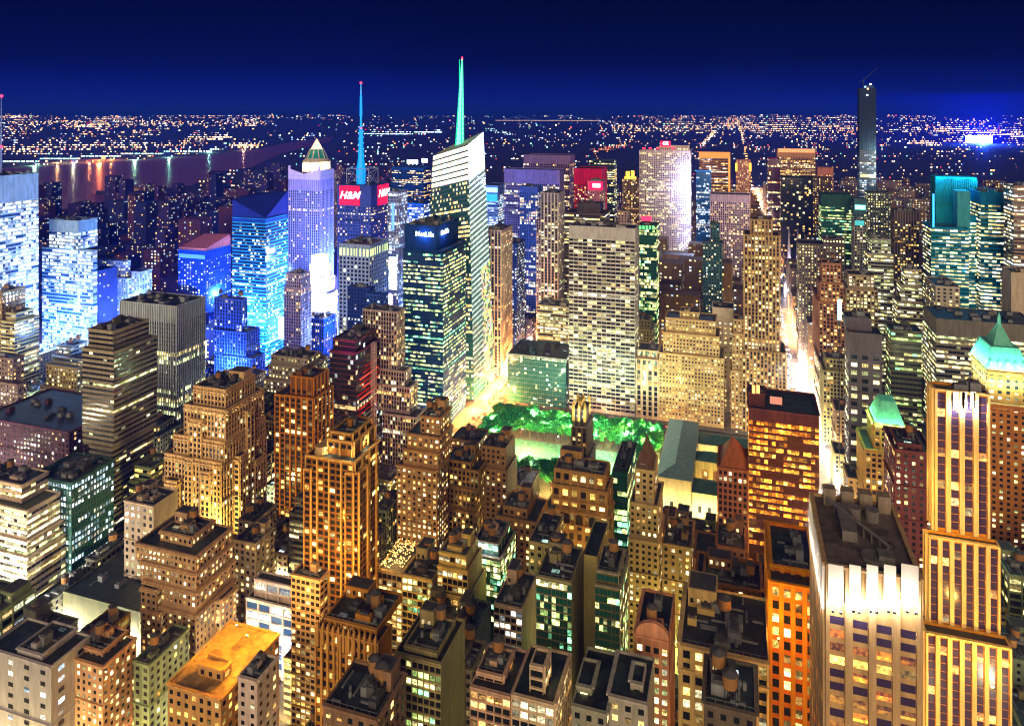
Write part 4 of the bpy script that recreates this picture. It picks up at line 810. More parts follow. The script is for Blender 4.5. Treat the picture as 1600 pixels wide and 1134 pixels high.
part('arch_window', dk, 'arch63', winmat(GL['dark']), lit=True); part('arch_moulding', m, 'arch63', wallmat((.5,.34,.19)))
# ribbed machine crown of the octagonal tower
A, C = onY(1463,300,1000), onY(1527,278,1000); m = MB(); m.box(A[0], C[0], 1003, 1030, 170, C[1]); n = 22
for i in range(n+1): x = A[0]+(C[0]-A[0])*i/n; m.box(x-.5,x+.5,1002,1003,A[1]-14,C[1]-2)
part('machine_crown', m, 'met', wallmat((.06,.26,.3)))
A, C = onY(1491,306,985), onY(1511,298,985); m = MB(); m.box(A[0],C[0],972,990,170,onY(1500,297,985)[1]); part('machine_box', m, 'met', wallmat((.12,.34,.4)))
for (px,py) in ((1470,272),(1500,270),(1525,274),(1580,470),(1530,310)): lamp(*P3(px,py,995 if py<400 else 880), 2.5e4, (.05,.6,1), 1, B['met'][0], B['met'][2])
# --- black and gold gothic tower by the park
Y_ = 520; bxs = []
root, bx, off = b_('rad', 'gothic_tower', 'black brick gothic tower with floodlit gold crown between park trees', Y_, [[890,919,716,26],[893,917,668,22,2],[896,914,640,16,5]], 'pier', (.03,.028,.03), trim=(.1,.08,.06), pal='gold', p=.3, clut=False, bay=3, wx=.5, tops=[4,4,3])
X0,X1,Y0,Y1,z0,z1 = bx[-1]; m = MB()
for x in (X0,X1,(X0+X1)/2):
    for y in (Y0,Y1): m.box(x-.9,x+.9,y-.9,y+.9,z1-9,z1+3); m.pyr(x-.9,x+.9,y-.9,y+.9,z1+3,z1+6,0)
m.box(X0+3,X1-3,Y0+3,Y1-3,z1-1,z1+5); part('pinnacle_crown', m, 'rad', wallmat((.6,.45,.2)))
eave_lamps('rad', 500, (1,.9,.7), 2, -6, 2, 'SE'); eave_lamps('rad', 1100, (1,.95,.8), 3, -1, 2, 'SE')
root, bx, off = B['merc']; X0, X1, Y0, Y1, z0, z1 = bx[-1]; m = MB(); cx, cyy = (X0+X1)/2, (Y0+Y1)/2
m.pyr(X0-.6, X1+.6, Y0-.6, Y1+.6, z1-.5, z1+13, .66, 0, .66); 
for i in range(5):
    t = (i+.5)/5; m.box(X0+(X1-X0)*t-1, X0+(X1-X0)*t+1, Y0+.2, Y0+4, z1+.5, z1+4.5); m.pyr(X0+(X1-X0)*t-1.2, X0+(X1-X0)*t+1.2, Y0, Y0+4, z1+4.5, z1+6.5, 0)
m.cyl(cx, cyy, z1+25, z1+30, 1.2, .9, 8); m.cyl(cx, cyy, z1+30, z1+33, 1.1, .05, 8, 0, False)
part('mansard_roof', m, 'merc', wallmat((.22,.5,.42)))
# --- cathedral spire by the avenue
Ys = 1285; c = P3(1233, 420, Ys); k = mpp(1233, Ys)
root = empty('church', (c[0]+6, Ys+10, 0), 'pale gothic church with needle spires beside the avenue', 'church'); B['stp'] = (root, [(c[0]-7,c[0]+20,Ys,Ys+60,0,60)], tuple(root.location)); FOOT.append((c[0]-7,c[0]+26,Ys,Ys+60,'stp'))
wm = wallmat((.6,.55,.66)); m = MB()
m.box(c[0]-7,c[0]+22,Ys+6,Ys+60,0,24); m.quad((c[0]-7,Ys+6,24),(c[0]+22,Ys+6,24),(c[0]+15,Ys+8,34),(c[0],Ys+8,34)); m.quad((c[0]-7,Ys+6,24),(c[0]+7,Ys+6,36),(c[0]+7,Ys+60,36),(c[0]-7,Ys+60,24)); m.quad((c[0]+22,Ys+6,24),(c[0]+22,Ys+60,24),(c[0]+7,Ys+60,36),(c[0]+7,Ys+6,36))
part('nave', m, 'stp', wm)
for dx in (0, 14):
    m = MB(); x = c[0]+dx; m.box(x-4,x+4,Ys,Ys+8,0,48); zt = onY(1233,354,Ys)[1]-(0 if dx==0 else 3); m.cyl(x,Ys+4,48,zt,4.2,.15,8,0,False)
    for a in (-1,1):
        for b in (-1,1): m.cyl(x+a*3.6,Ys+4+b*3.6,46,62,.9,.1,5,0,False)
    part('spire', m, 'stp', wm)
for dx in (-8, 8, 22): lamp(c[0]+dx, Ys-9, 16, 60000, (.85,.85,1), .6, root, B['stp'][2])
lamp(c[0]+3, Ys-8, 60, 40000, (.85,.85,1), .6, root, B['stp'][2])
# --- public library
LX0, LX1, LY0, LY1 = -60, 38, 560, 668
root = empty('library', ((LX0+LX1)/2, (LY0+LY1)/2, 0), 'low stone library with grey-green hipped roofs around lit courtyards', 'library'); B['libr'] = (root, [(LX0,LX1,LY0,LY1,0,24)], tuple(root.location)); FOOT.append((LX0-6,LX1+8,LY0-8,LY1+6,'libr'))
wm = wallmat((.58,.5,.36)); gr = wallmat((.13,.22,.2), rough=.5); gr2 = wallmat((.3,.4,.42), rough=.5)
def hip(nm, x0, x1, y0, y1, z0, h, mat, ax):
    m = MB()
    if ax == 'y':
        xm = (x0+x1)/2; i = (x1-x0)/2; a, b = (xm,y0+i,z0+h), (xm,y1-i,z0+h)
        m.quad((x0,y1,z0),(x0,y0,z0),a,b); m.quad((x1,y0,z0),(x1,y1,z0),b,a); m.tri((x0,y0,z0),(x1,y0,z0),a); m.tri((x1,y1,z0),(x0,y1,z0),b)
    else:
        ym = (y0+y1)/2; i = (y1-y0)/2; a, b = (x0+i,ym,z0+h), (x1-i,ym,z0+h)
        m.quad((x0,y0,z0),(x1,y0,z0),b,a); m.quad((x1,y1,z0),(x0,y1,z0),a,b); m.tri((x0,y1,z0),(x0,y0,z0),a); m.tri((x1,y0,z0),(x1,y1,z0),b)
    part(nm, m, 'libr', mat)
def wing(nm, x0, x1, y0, y1, z, h, ax, mat=gr):
    m = MB(); m.box(x0,x1,y0,y1,0,z); m.box(x0-.6,x1+.6,y0-.6,y1+.6,z,z+.9); part('wing_wall', m, 'libr', wm); hip('hipped_roof', x0-.4,x1+.4,y0-.4,y1+.4,z+.91,h,mat,ax)
wing('w', LX0, LX0+26, LY0, LY1, 30, 6, 'y', gr2)
wing('n', LX0+26.7, LX1, LY1-24, LY1, 22, 4, 'x'); wing('s', LX0+26.7, LX1, LY0, LY0+22, 22, 4, 'x'); wing('e', LX1-22, LX1-.01, LY0+22.7, LY1-24.7, 22, 4, 'y'); wing('c', LX0+26.7, LX1-22.7, LY0+46, LY0+62, 25, 5, 'x')
ar = MB()
for i in range(4):
    cx = LX0+34+i*9; r_ = 2.6; y = LY0+45.9; ar.box(cx-r_,cx+r_,y-.1,y+.05,11,17,0,(.3,.1,.02),True)
    for j in range(8): a, b = math.pi*j/8, math.pi*(j+1)/8; ar.tri((cx,y-.1,17),(cx+math.cos(a)*r_,y-.1,17+math.sin(a)*r_),(cx+math.cos(b)*r_,y-.1,17+math.sin(b)*r_),0,(.3,.1,.02))
part('arch_window', ar, 'libr', winmat(), lit=True)
for i in range(14):
    x = LX0+3+i*7; ar = MB(); ar.quad((x,LY0-.12,8),(x+2.6,LY0-.12,8),(x+2.6,LY0-.12,13),(x,LY0-.12,13),0,(.9,.7,.4) if i%3==0 else (0,0,0)); part('window', ar, 'libr', winmat(), lit=True)
for x in (LX0+34, LX0+46, LX0+60): lamp(x, LY0+32, 9, 7000, (1,.75,.15), .5, root, B['libr'][2])
for x in (LX0+10, LX0+50, LX0+85): lamp(x, LY0-12, 8, 2200, (1,.75,.5), .4, root, B['libr'][2])
# ------------------------------------------------------------------ the ground
def plainmat(name, col, rough=.9, scale=.02, var=.35, spec=.3):
    m = bpy.data.materials.new(name); m.use_nodes = True; b = m.node_tree.nodes['Principled BSDF']; L = m.node_tree.links.new
    g = nn(m, 'ShaderNodeNewGeometry'); n = nn(m, 'ShaderNodeTexNoise'); n.inputs['Scale'].default_value = scale; n.inputs['Detail'].default_value = 6; L(g.outputs['Position'], n.inputs['Vector'])
    r = nn(m, 'ShaderNodeValToRGB'); r.color_ramp.elements[0].position = .3; r.color_ramp.elements[1].position = .7
    r.color_ramp.elements[0].color = (*[c*(1-var) for c in col], 1); r.color_ramp.elements[1].color = (*[c*(1+var) for c in col], 1)
    L(n.outputs['Fac'], r.inputs[0]); L(r.outputs[0], b.inputs['Base Color']); b.inputs['Roughness'].default_value = rough; b.inputs['Specular IOR Level'].default_value = spec
    return m
def hillz(x, y):
    d = math.hypot(x, y)
    if d < 7000: return 0.0
    t = min(1, (d-7000)/15000); t = t*t*(3-2*t)
    return t*(235+75*math.sin(x/2300+1)*math.cos(y/3100))+ (9*math.sin(x/610)*math.cos(y/730) if d > 9000 else 0)*t
m = MB(); N = 60; rad = [0, 400, 900, 1600, 2600, 4000, 5500, 7000, 8500, 10000, 12000, 14000, 16000, 18000, 20000, 23000, 28000, 40000]
A0, A1 = math.radians(-80), math.radians(60)
nA = 70
vs = []
for r in rad:
    for i in range(nA+1):
        a = A0+(A1-A0)*i/nA; x, y = math.sin(a)*r, math.cos(a)*r-600; vs.append((x, y, hillz(x, y)))
fs = []
for j in range(len(rad)-1):
    for i in range(nA): p = j*(nA+1)+i; fs.append((p, p+1, p+nA+2, p+nA+1))
me = bpy.data.meshes.new('ground'); me.from_pydata(vs, [], fs); me.materials.append(plainmat('asphalt', (.05,.045,.05), .75, .15)); me.polygons.foreach_set('use_smooth', [True]*len(fs))
o = bpy.data.objects.new('ground', me); COL.objects.link(o); o['kind'] = 'structure'
# street grid
AV = [(-1900,14),(-1625,14),(-1350,14),(-1075,14),(-800,14),(-525,14),(-250,15),(62,15),(214,11),(374,15),(520,11),(700,14),(930,14),(1180,14),(1420,14)]
def sty(n): return 60+82*(n-34)
def stw(n): return 14 if n in (34, 42, 57) else 9
m = MB(); BL = []
for i in range(len(AV)-1):
    x0, x1 = AV[i][0]+AV[i][1]-3.5, AV[i+1][0]-AV[i+1][1]+3.5
    for n in range(35, 64):
        y0, y1 = sty(n)+stw(n)-3, sty(n+1)-stw(n+1)+3
        if n >= 59 and -780 < x0 < 50: continue
        if i == 6 and n in (40, 41):
            if n == 40: y1 = sty(42)-stw(42)+3
            else: continue
        m.box(x0, x1, y0, y1, 0, .15); BL.append((x0+3.5, x1-3.5, y0+3, y1-3, n, i))
pv = m.build('pavement', plainmat('paving', (.16,.15,.14), .8, .4)); pv['kind'] = 'structure'
m = MB()
for xa, y0, y1, hw_ in ((62, 180, 1350, 11), (-250, 250, 1100, 11), (-525, 300, 1100, 10)):
    for ln in (-.5, 0, .5):
        y = y0
        while y < y1: m.box(xa+ln*hw_-.08, xa+ln*hw_+.08, y, y+3, .004, .03); y += 9
    for n in range(36, 50):
        ys = sty(n)
        if y0 < ys < y1:
            for s in (-1, 1):
                for k in range(12): x = xa-hw_+1+k*1.85; m.box(x, x+.7, ys+s*(stw(n)-2.5)-1.4, ys+s*(stw(n)-2.5)+1.4, .004, .03)
mk = m.build('road_markings', wallmat((.7,.68,.62), var=.1)); mk['kind'] = 'structure'
# ------------------------------------------------------------------ river
rv = bpy.data.materials.new('river_water'); rv.use_nodes = True; b = rv.node_tree.nodes['Principled BSDF']
b.inputs['Base Color'].default_value = (.34,.13,.28,1); b.inputs['Roughness'].default_value = .33; b.inputs['Specular IOR Level'].default_value = .5  # purple base colour stands in for city light reflected on the water
n = nn(rv,'ShaderNodeTexNoise'); n.inputs['Scale'].default_value = .05; n.inputs['Detail'].default_value = 4; g = nn(rv,'ShaderNodeNewGeometry'); rv.node_tree.links.new(g.outputs['Position'], n.inputs['Vector'])
bp = nn(rv,'ShaderNodeBump'); bp.inputs['Strength'].default_value = .35; bp.inputs['Distance'].default_value = 2; rv.node_tree.links.new(n.outputs['Fac'], bp.inputs['Height']); rv.node_tree.links.new(bp.outputs[0], b.inputs['Normal'])
near = [(-260,420),(65,332),(140,322),(215,300),(300,290),(345,268),(392,262),(440,240),(520,222)]
far = [(-260,275),(65,260),(140,256),(215,251),(300,244),(345,240),(392,236),(440,226),(520,216)]
NG = [ground(*p) for p in near]; FG = [ground(*p) for p in far]
vs = []; fs = []
for i in range(len(near)): vs += [(NG[i][0],NG[i][1],1.2),(FG[i][0],FG[i][1],1.2 if math.hypot(*FG[i]) < 7500 else hillz(*FG[i])+3)]
for i in range(len(near)-1): fs.append((2*i, 2*i+2, 2*i+3, 2*i+1))
me = bpy.data.meshes.new('river'); me.from_pydata(vs, [], fs); me.materials.append(rv); o = bpy.data.objects.new('river', me); COL.objects.link(o); o['kind'] = 'structure'
# pier in the river
m = MB(); p = ground(150, 305); q = ground(250, 298)
m.bar((p[0],p[1],1.5),(q[0],q[1],1.5),14); tag(m.build('pier', wallmat((.05,.05,.06))), 'dark pier lying along the near bank of the river', 'pier')
m = MB(); p = ground(205, 306); m.box(p[0]-40,p[0]+55,p[1],p[1]+90,0,22); m.box(p[0]-20,p[0]+55,p[1]+2,p[1]+80,22,27)
for k in range(10): m.quad((p[0]-38+k*9,p[1]-.3,4),(p[0]-32+k*9,p[1]-.3,4),(p[0]-32+k*9,p[1]-.3,18),(p[0]-38+k*9,p[1]-.3,18),1)
tag(m.build('ferry_terminal', [wallmat((.5,.35,.15)), emat((1,.7,.3), 2)]), 'yellow-lit terminal shed on the near bank of the river', 'terminal')
# ------------------------------------------------------------------ long suspension bridge on the horizon
Yb2 = 13500; A, C = onY(775, 189, Yb2), onY(938, 193, Yb2); br = empty('suspension_bridge', ((A[0]+C[0])/2, Yb2, 180), 'long suspension bridge strung with lights on the horizon', 'bridge'); off = tuple(br.location)
m = MB(); m.box(A[0], C[0], Yb2, Yb2+30, A[1]-8, A[1]); m.build('deck', wallmat((.1,.12,.2)), br, off)
m = MB(); zT = onY(850, 181, Yb2)[1]; zD = A[1]
T0, T1 = onY(812,0,Yb2)[0], onY(893,0,Yb2)[0]
for T in (T0, T1): t = MB(); t.box(T-9,T+9,Yb2,Yb2+20,0,zT); t.build('bridge_tower', wallmat((.2,.25,.4)), br, off)
cab = MB()
def cat_(xa, za, xb, zb, sag, k=14):
    pr = None
    for i in range(k+1):
        t = i/k; p = (xa+(xb-xa)*t, Yb2-2, za+(zb-za)*t-sag*4*t*(1-t))
        if pr: cab.bar(pr, p, 3.2)
        pr = p
cat_(T0, zT, T1, zT, (zT-zD)*.9); cat_(A[0]+60, zD, T0, zT, 8); cat_(T1, zT, C[0]-60, zD, 8)
cab.build('suspension_cable', emat((.15,.4,1), .55), br, off)
m = MB(); 
for i in range(110): x = A[0]+(C[0]-A[0])*i/110; m.box(x-7,x+7,Yb2-4,Yb2-2,zD+2,zD+14)
m.build('deck_lights', emat((1,.62,.3), 1.7), br, off)['kind'] = 'stuff'
# ------------------------------------------------------------------ park
def excl(x0, x1, y0, y1, pad=1.5):
    for f in FOOT:
        if x0 < f[1]+pad and x1 > f[0]-pad and y0 < f[3]+pad and y1 > f[2]-pad: return True
    return False
PX0, PX1, PY0, PY1 = -236, -66, 560, 700
m = MB(); m.box(-212, -102, 597, 652, .15, .3); lw = m.build('lawn', plainmat('mown_grass', (.12,.34,.2), .9, .3)); lw['kind'] = 'structure'
m = MB(); m.box(PX0, PX1, PY0, PY1, .15, .22); gv = m.build('gravel_path', plainmat('gravel', (.16,.15,.1), .9, .6)); gv['kind'] = 'structure'
def leafmat(i, c):
    m = bpy.data.materials.new('leaves'); m.use_nodes = True; b = m.node_tree.nodes['Principled BSDF']; L = m.node_tree.links.new
    g = nn(m,'ShaderNodeNewGeometry'); r = nn(m,'ShaderNodeValToRGB'); r.color_ramp.elements[0].color = (*[v*.25 for v in c],1); r.color_ramp.elements[1].color = (*[v*1.5 for v in c],1)
    L(g.outputs['Random Per Island'], r.inputs[0]); L(r.outputs[0], b.inputs['Base Color']); b.inputs['Roughness'].default_value = .6
    return m
LMS = [leafmat(i, c) for i, c in enumerate([(.03,.36,.04),(.02,.3,.06),(.06,.38,.03)])]
bark = wallmat((.09,.06,.04))
TR = []
for v in range(5):
    rg = random.Random(v+50); cm = MB(); H = rg.uniform(13, 16); Rr = rg.uniform(5.2, 6.6)
    lobes = [(rg.uniform(-.5,.5)*Rr, rg.uniform(-.5,.5)*Rr, H*rg.uniform(.55,.85), Rr*rg.uniform(.35,.6)) for _ in range(9)]
    for _ in range(620):
        lx, ly, lz, lr = rg.choice(lobes); th, ph = rg.uniform(0,2*math.pi), math.acos(rg.uniform(-.6,1)); rr = lr*(rg.random()**.35)
        c = Vector((lx+rr*math.sin(ph)*math.cos(th), ly+rr*math.sin(ph)*math.sin(th), lz+rr*math.cos(ph)*.85))
        d = Vector((rg.gauss(0,1), rg.gauss(0,1), rg.gauss(0,1)+.6)).normalized(); u = d.orthogonal().normalized()*rg.uniform(.3,.6); w_ = d.cross(u).normalized()*rg.uniform(.3,.6)
        cm.quad(tuple(c-u-w_), tuple(c+u-w_), tuple(c+u+w_), tuple(c-u+w_))
    tm_ = MB(); tm_.cyl(0,0,0,H*.55,.38,.2,8,0,False)
    for lx, ly, lz, lr in lobes[:5]: tm_.bar((0,0,H*.35),(lx,ly,lz),.12)
    TR.append((cm, tm_))
protos = []
spots = []
rg = random.Random(5)
for y in (680, 672, 664, 656, 689):
    x = -232
    while x < -70: spots.append((x+rg.uniform(-1.5,1.5), y+rg.uniform(-2,2))); x += 8
for y in (568, 578, 588):
    x = -232
    while x < -70: spots.append((x+rg.uniform(-1.5,1.5), y+rg.uniform(-2,2))); x += 8.4
for x in (-230, -221, -92, -84, -75):
    y = 598
    while y < 656: spots.append((x+rg.uniform(-1,1), y)); y += 9
spots = [s for s in spots if not excl(s[0]-3, s[0]+3, s[1]-3, s[1]+3, 0)]
TL = 'leafy green tree in the lamp-lit rows around the park lawn'
for i, (x, y) in enumerate(spots):
    v = i % 5
    if len(protos) < 5:
        r = empty('park_tree', (x, y, .2), TL, 'tree', 'trees in rows around the park lawn'); protos.append(r)
        TR[v][0].build('crown', LMS[v % 3], r); TR[v][1].build('trunk', bark, r)
    else:
        s = protos[v]; r = s.copy(); COL.objects.link(r); r.location = (x, y, .2)
        for ch in s.children: c = ch.copy(); COL.objects.link(c); c.parent = r
    r.rotation_euler = (0, 0, rg.uniform(0, 6.28)); k = rg.uniform(.95, 1.3); r.scale = (k, k, k)
# ------------------------------------------------------------------ street lamps
lp = wallmat((.1,.1,.1)); lampc = 0
LAMPP = {}
SL = 2.6
def street_lamp(x, y, W, col, h=9, group='street lamps along the avenues', label='street lamp on a thin curved post at the kerb', light=True, z=.15):
    key = (h, col)
    if key not in LAMPP:
        m = MB(); m.cyl(0,0,0,h,.12,.08,6); m.bar((0,0,h),(1.2,0,h+.3),.07); me1 = m; h_ = MB(); h_.box(.7,1.9,-.3,.3,h+.1,h+.35,0,None,True)
        r = empty('street_lamp', (x,y,z), label, 'street lamp', group); a = me1.build('post', lp, r); b = h_.build('lamp_head', emat(col, 9.0), r); LAMPP[key] = r
    else:
        s = LAMPP[key]; r = s.copy(); COL.objects.link(r); r.location = (x,y,z); r['label'] = label; r['group'] = group
        for ch in s.children:
            if ch.type == 'MESH': c = ch.copy(); COL.objects.link(c); c.parent = r
    r.rotation_euler = (0,0,rng.choice([0, math.pi]))
    if light: lamp(1.3, 0, h-.2, W*SL, col, .3, r)
    return r
WARM=(1,.62,.25); WH=(1,.86,.66); OR=(1,.42,.08); GRN=(.75,1,.5); PALE=(1,.9,.6); CB=(.3,.55,1); GW=(.8,1,.55)
# park lamps: pale posts between the trees
for i, (x, y) in enumerate([(-225,655),(-200,658),(-175,656),(-150,658),(-125,655),(-100,658),(-80,650),(-225,592),(-200,594),(-172,592),(-145,594),(-118,592),(-95,596),(-216,625),(-98,625),(-190,677),(-160,678),(-130,677),(-100,679),(-75,677)]):
    street_lamp(x, y, 20000, GW, 17, 'lamps between the park trees', 'tall lamp shining pale green light among the park trees', z=.2)
for x, y in ((-190,625),(-155,620),(-125,628)): street_lamp(x, y, 3500, (.75,1,.85), 22, 'lamps between the park trees', 'tall lamp shining pale green light among the park trees', z=.3)
# avenues
for k, y in enumerate(list(range(330, 1420, 38))+list(range(1430, 3200, 90))):
    W = 36000 if y < 500 else (38000 if y < 760 else (85000 if y < 1420 else 2.5e5))
    street_lamp(76, y, W, (WH if k % 3 else WARM) if y < 760 else ((1,.7,.42) if y < 1000 else (1,.38,.1)), light=True); street_lamp(48.2, y+19, W*.6, WARM if k % 2 else WH, light=k % 2 == 0)
for k, y in enumerate(range(560, 1080, 36)):
    street_lamp(-263, y, (130000 if 700 < y < 900 else 32000), (1,.42,.09), light=True); street_lamp(-237, y+18, 40000, (1,.4,.08), light=k % 2 == 0)
CG = 'street lamps along the cross streets'; CLB = 'street lamp on a thin post in a narrow cross street'
def cross(n, xs, W, col, dz=9): 
    for x in xs: street_lamp(x, sty(n)+rng.choice([-6.2,6.2]), W*rng.uniform(.7,1.3), col, dz, CG, CLB)
for n in (36, 37, 38, 39, 40, 41):
    cross(n, (-225,-185,-145), 26000, (1,.62,.2)); cross(n, (-105,-65,-25), 24000, (.62,1,.35) if n < 39 else (1,.8,.3)); cross(n, (10,38), 17000, OR if n < 40 else WARM)
    cross(n, (95,130,170,205), 15000, WARM if n % 2 else PALE)
    cross(n, (-290,-335,-380,-430,-480), 75000 if n < 39 else 40000, PALE if n % 2 else (1,.78,.35))
    cross(n, (-560,-620,-690,-750), 50000, (.8,.9,1) if n > 39 else PALE)
cross(42, (-190,-130,-60,0), 4500, WARM)
for n in (42, 43, 44, 45, 47, 49): cross(n, ((110,180,260,330) if n == 42 else (-190,-130,-60,0,110,180,260,330)), 30000, WARM)
for n in (43, 46, 48, 51): cross(n, (-340,-420,-480), 60000, (.5,.6,1))
for y in range(300, 700, 55): street_lamp(-512, y, 60000, PALE if y < 550 else CB, 9, 'street lamps along the west avenue', 'street lamp on the avenue leading to the bright square')
for y in range(250, 560, 50): street_lamp(-263, y, 22000, WARM, 9, 'street lamps along the lower avenue', 'street lamp between the golden tower and the lofts')
# the bright square: great screens
scr = [(-548,760,0,24,30,28,(.5,.7,1)),(-548,800,0,22,20,30,(.9,.5,.9)),(-470,830,1,26,40,30,(.4,.65,1)),(-500,905,0,30,45,36,(.6,.8,1)),(-560,870,0,18,60,22,(.2,.5,1)),(-450,760,1,20,18,24,(1,.8,.9)),(-470,700,0,18,26,16,(.5,.8,1)),(-610,690,0,22,24,20,(.7,.85,1))]
for i, (x, y, ax, w_, z, h, c) in enumerate(scr):
    r = empty('video_billboard', (x, y, z), ['tall pale blue screen lowest on the square','pink-violet screen over the square','blue screen facing the avenue beside the ziggurat','widest white-blue screen at the head of the square','deep blue high screen on the square','rose-white screen nearest the ribbed towers','small cyan-white screen south of the ziggurat','white screen by the western kerb of the square'][i], 'billboard', 'lit screens round the bright square')
    m = MB()
    if ax: m.box(-1,-.1,-w_/2,w_/2,0,h,0,None,True)
    else: m.box(-w_/2,w_/2,0,.9,0,h,0,None,True)
    m.build('screen', emat(c, 5), r); m = MB()
    for s in (-.3,.3): m.cyl(s*w_ if not ax else .5, 1.6 if not ax else s*w_, -z, .5, .6, .6, 6)
    m.build('post', lp, r)
SQ = (.22,.45,1)
for (x, y, z, W) in ((-520,730,30,5e5),(-518,790,45,7e5),(-515,850,60,7e5),(-560,720,60,5e5),(-548,930,80,5e5),(-600,760,40,4e5),(-440,730,60,3e5),(-650,640,50,5e5),(-700,690,60,5e5),(-745,600,60,6e5),(-745,640,150,4e5),(-430,880,100,3e5),(-360,800,80,2.5e5),(-520,620,40,2e5),(-690,820,60,3e5)):
    r = empty('added_lamp_mast', (x, y, 0), 'mast of floodlights washing the western towers blue', 'floodlight mast', 'floodlight masts round the bright square'); m = MB(); m.cyl(0,0,0,z,.3,.2,6); m.build('post', lp, r); lamp(0,0,z+1.5,W,SQ,1,r)  # lamps on masts, added to spread the square's blue glow over the towers
# warm and coloured lamps added to wash single towers and street fronts
def wash_lamp(x, y, z, W, col, label):
    r = empty('added_wash_lamp', (x,y,z), label, 'floodlight', 'floodlights on the roofs'); m = MB(); m.box(-.4,.4,-.3,.3,-1,-.2,0,None,True); m.bar((0,0,-1),(0,0,-2.6),.08); m.build('lamp_housing', lp, r); lamp(0,0,.3,W,col,.4,r)
for (x,y,z,W,c,l) in ((-196,276,88,16000,(1,.55,.12),'roof floodlight aimed at the golden tower from its left'),(-165,284,104,16000,(1,.5,.1),'roof floodlight aimed at the golden tower from its right'),(-150,300,60,14000,(1,.5,.1),'low roof floodlight behind the gothic loft'),
   (72,318,150,36000,(1,.6,.14),'roof floodlight aimed high at the striped golden tower'),(92,312,95,30000,(1,.55,.1),'roof floodlight aimed at the foot of the striped golden tower'),(60,300,60,30000,(1,.45,.05),'avenue floodlight below the striped golden tower'),
   (14,275,122,14000,(1,.42,.04),'orange roof floodlight before the glowing loggia'),(24,255,105,12000,(1,.42,.05),'orange roof floodlight left of the near stone tower'),(38,196,120,5000,(1,.5,.15),'orange floodlight at the foot of the near stone tower'),(28,420,100,30000,(1,.35,.03),'orange roof floodlight before the bronze slab'),
   (-196,250,94,22000,(1,.48,.03),'amber floodlight over the bottom left roof complex'),(-206,256,92,20000,(1,.5,.04),'second amber floodlight over the bottom left roof complex'),(-215,310,20,60000,(1,.6,.12),'strong yellow floodlight over the street beside the white store'),(-228,322,14,25000,(1,.7,.6),'pinkish floodlight at the foot of the white store'),
   (-408,298,30,160000,(1,.9,.75),'white floodlight at the foot of the pale terraced building'),(-345,318,10,14000,(.6,1,.85),'green-white floodlight by the flat black roof'),(-262,300,12,60000,(.6,1,.85),'green-white floodlight at the foot of the brown stepped tower'),(-330,385,30,90000,(1,.75,.2),'yellow floodlight below the massive tan stepped tower'),(-425,372,16,80000,(.9,1,.5),'yellow-green floodlight below the dark banded tower'),
   (130,500,150,20000,(1,.5,.1),'orange roof floodlight facing the green copper pyramid tower'),(-30,375,40,26000,(1,.75,.2),'yellow floodlight at the foot of the slim cream tower'),(-88,410,30,26000,(1,.6,.15),'amber floodlight at the foot of the brown stone palace')):
    wash_lamp(x,y,z,W,c,l)
A, C = onY(1309, 500, 640), onY(1315, 468, 640); r = empty('vertical_sign', ((A[0]+C[0])/2, 640, A[1]), 'upright green-white neon sign beside the black square-windowed tower', 'sign')
m = MB(); m.box(-(C[0]-A[0])/2, (C[0]-A[0])/2, -.4, .4, 0, C[1]-A[1], 0, None, True); m.build('panel', emat((.35,1,.75), 3.2), r); m = MB(); m.box(-.3,.3,.4,.9,-A[1],C[1]-A[1]); m.build('post', lp, r); lamp(0,-4,8,9000,(.2,1,.6),.4,r)
# ------------------------------------------------------------------ traffic
CARM = {}
def carmesh():
    cols = [(.55,.5,.45),(.05,.05,.06),(.6,.35,.03),(.2,.2,.22),(.3,.03,.03)]; out = []
    for c in cols:
        m = MB(); m.box(-.92,.92,-2.3,2.3,.35,.95,0,None,True); m.pyr(-.85,.85,-1.5,1.1,.95,1.5,.72,0); 
        for sx in (-.8,.8):
            for sy in (-1.4,1.4): m.cyl(sx,sy,0,.6,.3,.3,8,1)
        out.append((m, c))
    return out
CM = carmesh(); protoC = []
for m, c in CM:
    r = empty('car', (0,0,0), '', 'car'); m.build('body', [wallmat(c, rough=.3, spec=.6), lp], r)
    for s in (-.62,.62):
        h = MB(); h.box(s-.25,s+.25,-2.42,-2.31,.5,.85,0,None,True); h.build('headlight', emat((1,.95,.8), 70), r)
        h = MB(); h.box(s-.25,s+.25,2.31,2.42,.55,.85,0,None,True); h.build('tail_light', emat((1,.03,.01), 40), r)
    protoC.append(r)
first = set()
def car(x, y, rz, lab, grp):
    i = rng.randrange(5); s = protoC[i]
    if i not in first: r = s; first.add(i)
    else:
        r = s.copy(); COL.objects.link(r)
        for ch in s.children: c = ch.copy(); COL.objects.link(c); c.parent = r
    r.location = (x,y,.02); r.rotation_euler = (0,0,rz); r['label'] = lab; r['group'] = grp
for ln in (-7.5,-4.2,-.9,2.4):
    y = 380+rng.uniform(0,10)
    while y < 1250:
        if rng.random() < .7: car(62+ln, y, 0, 'car coming down the brightly lit avenue with headlights on', 'cars on the bright avenue')
        y += rng.uniform(9, 22)
for ln in (-8,-4.5,-1,2.5,6):
    y = 640+rng.uniform(0,8)
    while y < 960:
        if rng.random() < .75: car(-250+ln, y, math.pi, 'car driving away up the orange-lit avenue beside the park', 'cars on the orange-lit avenue')
        y += rng.uniform(8, 16)
for i in range(16): car(-230+i*11+rng.uniform(-2,2), sty(42)+rng.choice([-5,-1.8,1.8,5]), math.pi/2, 'car on the wide cross street north of the park', 'cars on the wide cross street')
